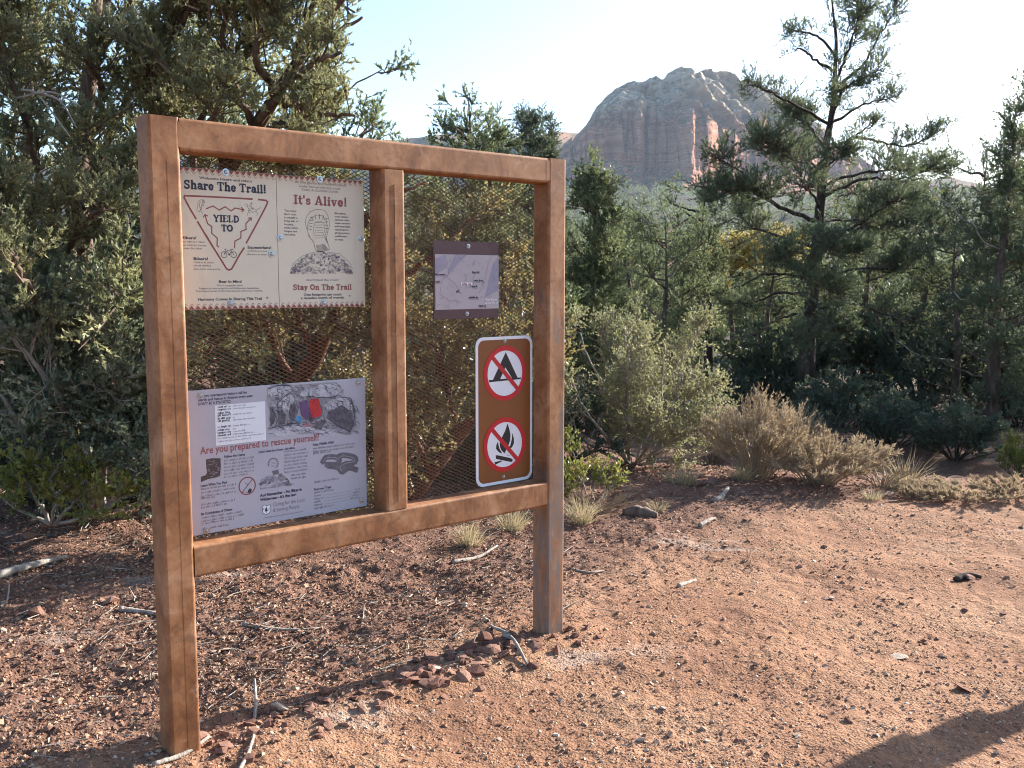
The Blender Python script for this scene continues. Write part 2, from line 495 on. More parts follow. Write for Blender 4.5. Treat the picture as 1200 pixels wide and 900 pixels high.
def build_butte():
    nu, ns = 500, 150
    px = np.linspace(628, 1165, nu)
    ridge = noise_interp(px, [(628, 196), (655, 184), (670, 168), (683, 153), (690, 143), (697, 130), (705, 121), (716, 113), (727, 105), (740, 102), (752, 104),
        (757, 100), (766, 97), (773, 99), (778, 92), (785, 86), (795, 84), (804, 86), (812, 91), (822, 89), (832, 90), (842, 90), (852, 94), (864, 97), (876, 100), (890, 107),
        (903, 116), (925, 127), (943, 143), (960, 160), (985, 182), (1010, 199), (1040, 211), (1075, 220), (1110, 226), (1165, 232)])
    ridge = ridge + 1.6 * fbm(px / 9, px * 0, seed=40, oct=3)
    ctop = noise_interp(px, [(628, 200), (665, 180), (690, 150), (700, 137), (745, 136), (760, 139), (800, 146), (811, 140), (840, 150), (868, 165), (900, 168), (940, 178), (1000, 206), (1165, 236)])
    ctop = np.maximum(ctop, ridge + 3)
    cbase = noise_interp(px, [(628, 205), (665, 196), (690, 189), (740, 196), (800, 203), (840, 199), (880, 205), (940, 208), (1000, 216), (1165, 240)])
    foot = np.full(nu, 246.)
    D0 = noise_interp(px, [(628, 70), (665, 40), (690, 0), (720, -5), (745, -14), (747, -12), (753, 20), (757, 4), (765, 28), (768, 10), (775, 12), (800, -22), (808, -24),
        (849, 62), (853, 50), (860, 58), (876, 96), (880, 78), (903, 132), (908, 112), (945, 176), (1000, 240), (1165, 380)])
    D0 = D0 + 7 * fbm(px / 13, px * 0 + 3, seed=43, oct=3)
    s = np.linspace(0, 1, ns)
    # profile: 0..0.22 foot->cliff base, ..0.58 cliff, ..0.92 upper slope to ridge, ..1 back side
    SY = np.empty((ns, nu)); DD = np.empty((ns, nu))
    for k, a in enumerate(s):
        if a < .26:
            f = a / .26; SY[k] = foot + (cbase - foot) * f; DD[k] = -95 * (1 - f) + D0 * f ** 1.5
        elif a < .6:
            f = (a - .26) / .34; SY[k] = cbase + (ctop - cbase) * f; DD[k] = D0 + 15 * f
        elif a < .93:
            f = (a - .6) / .33; SY[k] = ctop + (ridge - ctop) * f ** .85; DD[k] = D0 + 15 + 115 * f
        else:
            f = (a - .93) / .07; SY[k] = ridge + 130 * f; DD[k] = D0 + 130 + 120 * f
    D = 1190 + DD
    PXg = np.broadcast_to(px, SY.shape)
    dx = (PXg - 600) / 1145.2; X = dx * D
    Z = CAMZ + (327.6 - SY) / 1145.2 * D
    f = s[:, None] * np.ones(nu)
    # ledges in the cliff, ribs running down to the right on the upper slope
    led = np.floor(Z / 9 + .5 * fbm(X / 60, Z / 60, seed=51, oct=2))
    cl = sstep(.22, .3, f) * (1 - sstep(.56, .64, f))
    upm = sstep(.52, .66, f) * (1 - sstep(.9, .96, f))
    led2 = (_h(led.astype(np.int64), led.astype(np.int64) * 0, led.astype(np.int64) * 0, 3) - .5)
    col = np.abs(fbm(X / 26, Z / 200, seed=60, oct=3))
    crk = np.maximum(0, 1 - np.abs(fbm(X / 17, Z / 260, seed=62, oct=2)) * 7)
    off = cl * (led2 * 8 + 9 * crk - 17 * col + 5 * fbm(X / 9, Z / 30, seed=61, oct=3))
    q = X * .82 + Z * 1.0
    ribs = 1 - np.abs(fbm(q / 34, (Z - X * .4) / 120, seed=70, oct=3))
    off = off - upm * (46 * (ribs - .6) + 12 * fbm(X / 14, Z / 10, seed=71, oct=3) + 5 * np.sin(Z / 5.5 + 2 * fbm(X / 40, Z / 40, seed=72)))
    off = off + (1 - cl - upm).clip(0, 1) * 9 * fbm(X / 28, Z / 14, seed=75, oct=4) * (1 - sstep(.9, .95, f))
    V = np.stack([X, D + off, Z], -1).reshape(-1, 3)
    i = np.arange(ns - 1)[:, None] * nu; j = np.arange(nu - 1)[None]
    F_ = np.stack([i + j, i + j + 1, i + nu + j + 1, i + nu + j], -1).reshape(-1, 4)
    mb = MB(); mb.add(V, F_)
    mb.build('sandstone_butte', M['sandstone'], None, False, kind='structure')
build_butte()

def build_ridge():
    mb = MB()
    px = np.linspace(-500, 1700, 240)
    top = noise_interp(px, [(-500, 190), (200, 186), (470, 166), (520, 163), (600, 168), (640, 161), (675, 159), (700, 163), (800, 175), (1000, 214), (1060, 216), (1100, 211), (1125, 213), (1160, 222), (1300, 230), (1700, 225)])
    top = top + 2.0 * fbm(px / 25, px * 0, seed=80, oct=4)
    rows = []
    for f, d in ((0, 1380), (.35, 1440), (.7, 1490), (1, 1540), (.4, 1620)):
        dd = d + 25 * fbm(px / 40, px * 0 + d, seed=81, oct=3)
        sy = 262 + (top - 262) * f
        rows.append(np.stack([(px - 600) / 1145.2 * dd, dd, CAMZ + (327.6 - sy) / 1145.2 * dd], -1))
    n = len(px)
    i = np.arange(4)[:, None] * n; j = np.arange(n - 1)[None]
    mb.add(np.vstack(rows), np.stack([i + j, i + j + 1, i + n + j + 1, i + n + j], -1).reshape(-1, 4))
    t = NT('far wooded ridge')
    c = t.ramp(t.noise(t.geo()['Position'], .03, 5, .7), [(.4, (.06, .075, .04)), (.62, (.22, .13, .085))])
    mb.build('distant_hills', t.done(t.bsdf(c, .95, .05)), None, True, kind='structure')
build_ridge()

# haze: one closed box of thin air round everything that is built
def build_haze():
    bm = bmesh.new()
    bmesh.ops.create_cube(bm, size=1)
    me = bpy.data.meshes.new('haze'); bm.to_mesh(me); bm.free()
    o = bpy.data.objects.new('haze', me); COL.objects.link(o)
    o.scale = (3500, 3500, 325); o.location = (0, 0, 325 / 2 - 22)
    t = NT('thin blue air')
    v = t.n('VolumePrincipled', None, Density=HAZE, Anisotropy=.1)
    v.inputs['Color'].default_value = (.68, .82, 1.0, 1)
    t.t.links.new(v.outputs[0], t.out.inputs['Volume'])
    me.materials.append(t.m)
    tag(o, kind='stuff')
HAZE = .00008
build_haze()

# ------------------------------------------------------------------ trees and shrubs
def pts3(lst):
    """[(px, py, depth), ...] -> world points"""
    return np.array([at(*p) for p in lst])

def tree_from(name, base, label, cat, trunk, limbs, leafmat, barkmat, grows, seed, group=None, leafname='foliage', extra=None, limb_k=6, trunk_k=12):
    """trunk: (pts, radii) list; limbs: list of (pts, r0, r1); grows: list of dicts for grow()"""
    rng = np.random.default_rng(seed)
    root = empty(name, base, label, cat, group)
    for pts, radii in trunk:
        mb = MB(); tube(mb, curve(pts, 40), radii, trunk_k, rough=.12, rng=rng)
        mb.build('trunk', barkmat, root, True)
    for pts, r0, r1 in limbs:
        mb = MB(); c = curve(pts, 18)
        c[1:-1] += rng.normal(size=(16, 3)) * r0 * .35
        tube(mb, c, (r0, r1), limb_k, rough=.1, rng=rng)
        mb.build('limb', barkmat, root, True)
    L, S = MB(), MB()
    for g in grows:
        g = dict(g); ls = g.pop('limbs')
        grow(L, S, ls, rng, **g)
    if extra: extra(L, S, rng)
    S.build('branchlets', M['twig'] if barkmat is not M['grey_wood'] else barkmat, root, False, kind='stuff')
    L.build(leafname, leafmat, root, False, kind='stuff')
    return root

def fill_limbs(rng, stem, n, rmin, rmax, zmin, zmax, lift=.5, shape=None):
    """random limbs leaving a stem at heights between the fractions zmin and zmax"""
    c = curve(stem, 50); out = []
    for k in range(n):
        t = zmin + (zmax - zmin) * (k + rng.uniform(0, 1)) / n
        a = k * 2.4 + rng.uniform(-.5, .5)
        p = c[int(t * 49)]
        r = rng.uniform(rmin, rmax) * (shape(t) if shape else 1 - .6 * t)
        d = np.array([math.cos(a), math.sin(a), 0])
        out.append(np.array([p, p + d * r * .5 + [0, 0, lift * r * .35], p + d * r + [0, 0, lift * r]]))
    return out

# --- the big juniper on the left, close behind the board
def left_juniper():
    rng = np.random.default_rng(11)
    T1 = pts3([(92, 612, 6.7), (86, 470, 6.7), (95, 330, 6.75), (92, 220, 6.7), (108, 60, 6.6), (125, -120, 6.6)])
    T2 = pts3([(110, 610, 6.7), (150, 460, 6.8), (200, 340, 6.9), (245, 235, 6.7), (300, 150, 6.4), (350, 70, 6.2), (412, -15, 6.0)])
    T1[0, 2] = T2[0, 2] = float(gz(-3, 6.7)) - .05
    spec = [
        [(225, 270, 6.8), (232, 150, 6.6), (290, 60, 6.3), (350, -40, 6.1)],
        [(95, 230, 6.7), (150, 120, 6.3), (205, 40, 6.0), (250, -50, 5.8)],
        [(88, 330, 6.7), (50, 220, 6.2), (18, 110, 5.7), (-25, 20, 5.3)],
        [(90, 420, 6.7), (45, 340, 5.9), (5, 260, 5.4), (-45, 190, 5.0)],
        [(90, 440, 6.7), (60, 400, 5.7), (30, 330, 5.1), (10, 290, 4.9)],
        [(96, 350, 6.7), (150, 300, 6.2), (205, 285, 5.9)],
        [(325, 115, 6.3), (365, 128, 6.2), (416, 136, 6.1)],
        [(345, 78, 6.2), (372, 50, 6.1), (425, 20, 6.0)],
        [(290, 165, 6.4), (330, 145, 6.2), (352, 140, 6.0)],
        [(250, 230, 6.7), (310, 200, 6.6), (372, 185, 6.4)], [(300, 150, 6.4), (340, 95, 6.0), (375, 70, 5.8), (400, 62, 5.7)], [(345, 78, 6.2), (360, 20, 6.0), (395, -20, 5.9)], [(325, 115, 6.3), (300, 60, 5.9), (320, 10, 5.8)], [(265, 200, 6.6), (250, 150, 6.0), (262, 110, 5.7)],
        [(92, 260, 6.7), (110, 200, 6.0), (100, 150, 5.6)], [(100, 180, 6.7), (120, 110, 6.1), (100, 60, 5.8)], [(90, 340, 6.7), (80, 300, 6.0), (100, 260, 5.5), (120, 240, 5.3)],
        [(95, 200, 6.7), (55, 90, 6.4), (10, 10, 6.0), (-30, -60, 5.8)],
        [(105, 80, 6.6), (150, 10, 6.3), (180, -60, 6.1)],
        [(180, 380, 6.85), (230, 330, 6.6), (300, 300, 6.6)],
        [(210, 300, 6.9), (190, 220, 6.5), (180, 140, 6.2), (175, 60, 6.0)],
        [(300, 150, 6.4), (270, 90, 6.2), (262, 30, 6.0), (275, -30, 6.0)],
        [(90, 300, 6.7), (130, 230, 6.0), (160, 200, 5.6)],
        [(88, 400, 6.7), (130, 400, 6.2), (175, 420, 6.0)],
        [(86, 480, 6.7), (40, 450, 6.0), (0, 430, 5.6), (-50, 400, 5.5)],
        [(150, 460, 6.8), (230, 420, 7.0), (290, 370, 7.2)],
    ]
    limbs = [(pts3(s), .03, .008) for s in spec]
    gl = [(l[0], 1.) for l in limbs] + [(T1[2:], .6), (T2[2:], .9)]
    T3 = pts3([(300, 150, 6.4), (340, 60, 6.3), (380, -30, 6.2)])
    back = [(p, 1.) for p in fill_limbs(rng, T2[3:], 14, .5, .9, .1, .95, .5, lambda t: 1)] + [(p, 1.) for p in fill_limbs(rng, T1, 30, 1.3, 2.6, .2, .95, .35, lambda t: 1 - .35 * t)]
    back = [(p, 1.) for p, _ in back if p[-1][1] > 4.9]
    tip = [(l[0][1:], 1.) for l in limbs]
    base = [T1[0][0], T1[0][1], T1[0][2]]
    def keep(b):       # the crown's edge towards the open sky
        px = 600 + b[:, 0] / b[:, 1] * 1145.2
        return px < 408
    r = tree_from('juniper_tree', base, 'large juniper with olive sprays leaning over the left end of the trail board', 'tree',
        [(T1, (.13, .11, .085, .05, .02)), (T2, (.11, .08, .06, .04, .015))], limbs, M['juniper_leaf'], M['bark'],
        [dict(limbs=tip, nb=760, bl=.42, nt=15, tl=.09, ns=27, sl=.018, sw=.0095, up=.4, spread=.95, br=.005, tr=.002, gap=.74, gapf=2.2, keep=keep, sspread=1.0, tsmin=.4),
         dict(limbs=gl, nb=420, bl=.45, nt=15, tl=.10, ns=22, sl=.023, sw=.011, up=.3, spread=1.0, br=.006, tr=.002, gap=.72, gapf=1.8, keep=keep, sspread=1.0, tsmin=.35),
         dict(limbs=back, nb=480, bl=.6, nt=14, tl=.16, ns=14, sl=.036, sw=.018, up=.25, spread=.9, br=.008, gap=.6, keep=keep, sspread=.95)], 12)
    for a in ([(20, 115, 5.3), (60, 108, 5.2), (95, 125, 5.1)], [(25, 105, 5.3), (45, 112, 5.25), (82, 160, 5.2)], [(40, 108, 5.3), (70, 118, 5.2), (90, 150, 5.15)], [(135, 235, 5.7), (148, 250, 5.6), (150, 275, 5.6)]):
        mb = MB(); tube(mb, curve(pts3(a), 12), (.008, .003), 4)
        mb.build('dead_twig', M['grey_wood'], r, True)
left_juniper()

# --- scrub oak under it, pale leaves and grey stems
def left_oak():
    b = gpt(-2.45, 6.0)
    sp = [
        [(110, 600, 6.0), (85, 500, 5.8), (60, 420, 5.6), (40, 370, 5.5)],
        [(115, 600, 6.0), (130, 500, 5.7), (140, 420, 5.5), (130, 350, 5.5)],
        [(110, 600, 6.0), (50, 540, 5.6), (5, 470, 5.4), (-40, 420, 5.4)],
        [(115, 600, 6.0), (140, 540, 5.8), (170, 440, 5.8), (190, 380, 5.8)],
        [(120, 600, 6.0), (70, 470, 5.5), (20, 400, 5.3), (-20, 350, 5.3)],
        [(120, 600, 6.0), (150, 560, 5.7), (180, 520, 5.7), (205, 470, 5.9)],
        [(110, 600, 6.0), (100, 450, 5.9), (95, 380, 5.8), (70, 330, 5.8)],
    ]
    limbs = [(pts3(s), .022, .006) for s in sp]
    gl = [(l[0], 1.) for l in limbs]
    tree_from('scrub_oak', b, 'grey green scrub oak with small pale leaves under the left juniper', 'shrub', [], limbs, M['oak_leaf'], M['grey_wood'],
        [dict(limbs=gl, nb=470, bl=.42, nt=9, tl=.15, ns=9, sl=.034, sw=.021, up=.15, spread=.9, kind='leaf', br=.005, tr=.0022, tmin=.25, gap=.7, gapf=2.5)], 21, leafname='leaves')
    # thick bare limb lying across the oak
    b2 = gpt(-2.2, 6.3)
    mb = MB(); tube(mb, curve(pts3([(85, 585, 6.1), (112, 560, 6.0), (140, 545, 6.0), (165, 520, 6.1), (185, 470, 6.3), (205, 415, 6.5)]), 30), (.035, .045, .03, .02), 9, rough=.1, rng=np.random.default_rng(3))
    mb.build('bare_limb', M['grey_wood'], None, True, b2, label='thick bare grey limb slanting through the scrub oak left of the board', cat='dead branch')
    b3 = gpt(-2.6, 5.6)
    sp = [[(60, 615, 5.6), (40, 580, 5.5), (25, 555, 5.4)], [(60, 615, 5.6), (65, 580, 5.45), (50, 545, 5.4)], [(62, 615, 5.6), (90, 585, 5.5), (105, 560, 5.5)], [(60, 615, 5.6), (10, 590, 5.5), (-10, 560, 5.4)], [(64, 615, 5.6), (115, 600, 5.5), (150, 580, 5.5)]]
    limbs = [(pts3(s), .012, .004) for s in sp]
    tree_from('yellow_shrub', b3, 'low yellow green shrub at the foot of the scrub oak, far left', 'shrub', [], limbs, M['yellow_leaf'], M['grey_wood'],
        [dict(limbs=[(l[0], 1.) for l in limbs], nb=60, bl=.25, nt=8, tl=.11, ns=8, sl=.032, sw=.018, up=.25, kind='leaf', br=.004, tr=.002)], 22, leafname='leaves')
left_oak()

# --- manzanita seen through the mesh of the board
def back_manzanita():
    b = gpt(-1.15, 6.9)
    T = [(pts3([(330, 610, 6.9), (338, 470, 6.8), (368, 420, 6.7), (388, 375, 6.6), (398, 330, 6.6), (430, 250, 6.6)]), (.075, .065, .05, .03, .015)),
         (pts3([(470, 600, 6.7), (505, 555, 6.6), (535, 515, 6.6), (565, 480, 6.6), (620, 420, 6.7), (640, 340, 6.8)]), (.05, .045, .04, .025, .01))]
    sp = [
        [(388, 378, 6.6), (408, 388, 6.5), (435, 392, 6.4), (470, 380, 6.4)], [(395, 335, 6.6), (360, 270, 6.5), (330, 210, 6.5)],
        [(345, 450, 6.8), (290, 340, 6.6), (250, 270, 6.5)],
        [(368, 420, 6.7), (340, 350, 6.2), (300, 300, 6.0)], [(420, 270, 6.6), (460, 230, 6.6), (500, 215, 6.7)],
        [(425, 390, 6.45), (470, 330, 6.3), (520, 290, 6.3), (560, 250, 6.4)], [(535, 515, 6.6), (520, 440, 6.4), (500, 390, 6.3)],
        [(565, 480, 6.6), (570, 420, 6.3), (590, 370, 6.3), (600, 300, 6.4)], [(505, 555, 6.6), (480, 500, 6.4), (470, 440, 6.3), (460, 400, 6.3)],
        [(430, 390, 6.5), (440, 340, 6.4), (440, 290, 6.4)], [(600, 440, 6.65), (640, 400, 6.6), (665, 370, 6.7)],
        [(470, 600, 6.7), (440, 560, 6.4), (420, 500, 6.3)], [(345, 440, 6.8), (400, 470, 6.5), (450, 500, 6.4)],
    ]
    limbs = [(pts3(s), .024, .007) for s in sp]
    gl = [(l[0], 1.) for l in limbs] + [(t[0][2:], .8) for t in T]
    tree_from('manzanita', b, 'bushy manzanita with red brown stems seen through the mesh of the board', 'shrub', T, limbs, M['manzanita_leaf'], M['red_bark'],
        [dict(limbs=gl, nb=410, gap=.8, gapf=2.2, bl=.40, nt=9, tl=.15, ns=9, sl=.036, sw=.022, up=.2, spread=.95, kind='leaf', br=.005, tr=.0025, tmin=.1)], 31, leafname='leaves')
back_manzanita()

# --- pale green bush to the right of the board
def right_bush():
    b = gray(735, 545)
    Y = b[1]
    sp = [
        [(735, 545, 0), (715, 470, -.2), (690, 420, -.3), (680, 390, -.3)], [(740, 545, 0), (725, 470, .1), (715, 420, .1), (705, 385, .1)],
        [(745, 545, 0), (760, 470, .2), (750, 420, .2), (745, 385, .2)], [(745, 545, 0), (790, 470, .0), (800, 420, 0), (822, 385, -.1)],
        [(745, 545, 0), (790, 490, .1), (815, 470, .1), (838, 460, .1)], [(740, 545, 0), (700, 500, -.4), (680, 470, -.5), (668, 440, -.6)],
        [(740, 545, 0), (800, 510, -.2), (830, 500, -.3), (858, 490, -.3)], [(735, 545, 0), (690, 520, -.3), (668, 490, -.4)],
        [(745, 545, 0), (770, 500, -.4), (775, 450, -.5), (778, 415, -.5)], [(745, 545, 0), (830, 530, -.1), (870, 510, 0)],
        [(738, 545, 0), (735, 460, -.5), (735, 410, -.6), (730, 392, -.6)],
    ]
    limbs = [(np.array([at(x, y, Y + d) for x, y, d in s]), .016, .005) for s in sp]
    tree_from('bush', b, 'pale yellow green bush with arching stems just right of the board', 'shrub', [], limbs, M['bush_leaf'], M['grey_wood'],
        [dict(limbs=[(l[0], 1.) for l in limbs], nb=600, bl=.36, nt=10, tl=.15, ns=7, sl=.027, sw=.017, up=.25, spread=1., kind='leaf', br=.004, tr=.002, tmin=.12, gap=.8, gapf=3.)], 41, leafname='leaves')
    b = gray(690, 580)
    sp = [[(690, 590, 0), (680, 555, 0), (668, 520, 0)], [(690, 590, 0), (700, 560, -.1), (712, 540, -.1)], [(690, 590, 0), (715, 570, 0), (725, 558, 0)], [(690, 590, 0), (668, 570, .1), (655, 540, .1)]]
    limbs = [(np.array([at(x, y, b[1] + d) for x, y, d in s]), .008, .003) for s in sp]
    tree_from('leafy_shrublet', b, 'small leafy green shrub growing beside the right post', 'shrub', [], limbs, M['yellow_leaf'], M['grey_wood'],
        [dict(limbs=[(l[0], 1.) for l in limbs], nb=40, bl=.16, nt=7, tl=.09, ns=7, sl=.03, sw=.016, up=.3, kind='leaf', br=.003, tr=.0018)], 42, leafname='leaves')
right_bush()

# --- dry broom like shrubs, grass tufts
def broom(name, base, h, r, n, seed, label, cat, lean=(0, 0), fluff=True, leafm=None, group=None):
    rng = np.random.default_rng(seed)
    root = empty(name, base, label, cat, group)
    S, L = MB(), MB()
    a = rng.uniform(0, 2 * PI, n); q = np.sqrt(rng.uniform(0, 1, n))
    b0 = np.array(base) + np.stack([np.cos(a) * q * r * .22, np.sin(a) * q * r * .22, np.full(n, -.02)], -1)
    hh = h * rng.uniform(.55, 1.1, n) * (1 - .35 * q)
    tip = b0 + np.stack([np.cos(a) * q * r + lean[0] * hh, np.sin(a) * q * r + lean[1] * hh, hh], -1)
    md = b0 * .5 + tip * .5 + np.stack([-np.cos(a), -np.sin(a), 0 * a + .5], -1) * (.12 * r)
    sticks(S, b0, md, .004, .003, rng.uniform(0, 1, n)); sticks(S, md, tip, .003, .0016, rng.uniform(0, 1, n))
    k = np.repeat(np.arange(n), 9); s = rng.uniform(.25, 1, len(k))[:, None]
    p = md[k] + (tip - md)[k] * s
    d = unit(unit(tip - md)[k] + rand_dir(rng, len(k)) * .55 + [0, 0, .5])
    tl = h * .2 * rng.uniform(.5, 1.2, len(k))[:, None]
    sticks(S, p, p + d * tl, .002, .001, .5)
    if fluff:
        k2 = np.repeat(np.arange(len(k)), 9); s2 = rng.uniform(.3, 1.05, len(k2))[:, None]
        lp = p[k2] + d[k2] * tl[k2] * s2
        ld = unit(d[k2] + rand_dir(rng, len(k2)) * .8)
        slivers(L, lp, ld, .030 * rng.uniform(.6, 1.3, len(k2)), .008, rng, np.clip(.75 * rng.uniform(0, 1, n)[k][k2] + .25 * rng.uniform(0, 1, len(k2)), 0, 1))
        L.build('seed_heads', leafm or M['dry_leaf'], root, False, kind='stuff')
    S.build('stems', M['tan_twig'], root, False, kind='stuff')
    return root

def tuft(base, h, r, n, seed, label=None, group=None, m=None):
    rng = np.random.default_rng(seed)
    a = rng.uniform(0, 2 * PI, n); q = rng.uniform(.05, 1, n)
    b0 = np.array(base) + np.stack([np.cos(a), np.sin(a), 0 * a], -1) * (rng.uniform(0, .35, n) * r)[:, None]
    L = MB()
    d1 = unit(np.stack([np.cos(a) * q * .75, np.sin(a) * q * .75, np.ones(n)], -1) + rand_dir(rng, n) * .5); hh = (h * rng.uniform(.5, 1.1, n))[:, None]
    m1 = b0 + d1 * hh * .6
    d2 = unit(d1 + np.stack([np.cos(a) * q, np.sin(a) * q, -.35 * q], -1) * .8)
    tip = m1 + d2 * hh * .45
    s = unit(np.cross(d1, rand_dir(rng, n))) * .0017
    V = np.stack([b0 - s, b0 + s, m1 + s * .8, m1 - s * .8, tip], 1).reshape(-1, 3)
    i = np.arange(n)[:, None] * 5
    L.add(V, [i + [0, 1, 2, 3], i + [3, 2, 4]], np.repeat(rng.uniform(0, 1, n), 5))
    return L.build('grass_tuft', m or M['grass_leaf'], None, False, base, label=label, cat='grass', group=group)

broom('dry_shrub', gray(885, 560), .66, .38, 130, 51, 'tallest tan dry shrub with feathery tops right of the pale bush', 'shrub', (.02, 0))
broom('dry_shrub', gray(960, 566), .40, .44, 150, 52, 'low wide tan dry shrub at the edge of the shaded gully', 'shrub', (.25, 0))
broom('dry_shrub', gray(935, 545), .72, .22, 50, 53, 'thin feathery dry plumes leaning right above the wide tan shrub', 'shrub', (.18, .1))
broom('dry_shrub', gray(838, 545), .42, .38, 100, 54, 'red brown dry shrub under the right side of the pale bush', 'shrub', (0, 0))
for k, (x, y, h, r, n, lb) in enumerate([
        (548, 640, .20, .10, 110, 'pale dry grass tuft seen under the bottom rail, left one of two'), (600, 620, .22, .12, 110, 'pale dry grass tuft seen under the bottom rail next to the right post'),
        (682, 612, .22, .13, 120, 'pale dry grass tuft right of the right post'), (800, 566, .20, .16, 130, 'sparse grass tuft below the pale green bush'),
        (868, 562, .16, .14, 100, 'short grass tuft below the tallest dry shrub'), (1022, 586, .10, .14, 60, 'low pale grass tuft at the trail edge right of the dry shrubs'),
        (1060, 574, .36, .12, 60, 'tall thin grass stalks at the trail edge under the dark gully'), 
        (770, 600, .10, .10, 60, 'tiny grass tuft beside the short brown log')]):
    tuft(gray(x, y), h, r * 1.6, int(n * 1.5), 60 + k, lb, 'dry grass tufts along the trail')

broom('dry_brush', gray(1078, 582), .12, .24, 40, 55, 'low straw coloured brush at the trail edge below the dark round shrub', 'shrub', (.3, 0))
broom('dry_brush', gray(1128, 584), .14, .34, 55, 56, 'low straw coloured brush at the trail edge, second from the right', 'shrub', (-.2, 0))
broom('dry_brush', gray(1182, 582), .17, .28, 50, 57, 'low straw coloured brush at the trail edge, rightmost', 'shrub', (.3, .1))
broom('dry_brush', gray(1035, 572), .26, .22, 40, 58, 'sparse dry stalks beside the low wide tan shrub', 'shrub', (.3, 0), False)
broom('dry_brush', gray(700, 600), .18, .28, 50, 60, 'thin dry brush between the right post and the brown log', 'shrub', (0, 0), False)

# --- agave in the shade
def agave():
    b = gray(848, 436)
    root = empty('agave', b, 'spiky blue green agave in the shade left of the big pine', 'plant')
    rng = np.random.default_rng(77)
    sc_ = b[1] / 1145.2
    for k in range(22):
        a = k * 2.4; e = rng.uniform(.25, 1.25); L_ = 22 * sc_ * rng.uniform(.8, 1.1)
        d = np.array([math.cos(a) * math.cos(e), math.sin(a) * math.cos(e), math.sin(e)])
        mb = MB(); s = np.array([-math.sin(a), math.cos(a), 0]); up = np.cross(d, s) * -1
        P = [b + d * L_ * f for f in (0, .5, 1)]; W = [.022, .03, .002]
        V = []
        for p, w_ in zip(P, W): V += [p - s * w_ + up * w_ * .4, p, p + s * w_ + up * w_ * .4]
        mb.add(V, np.array([[0, 1, 4, 3], [1, 2, 5, 4], [3, 4, 7, 6], [4, 5, 8, 7]]))
        mb.build('leaf', M['agave_leaf'], root)
agave()

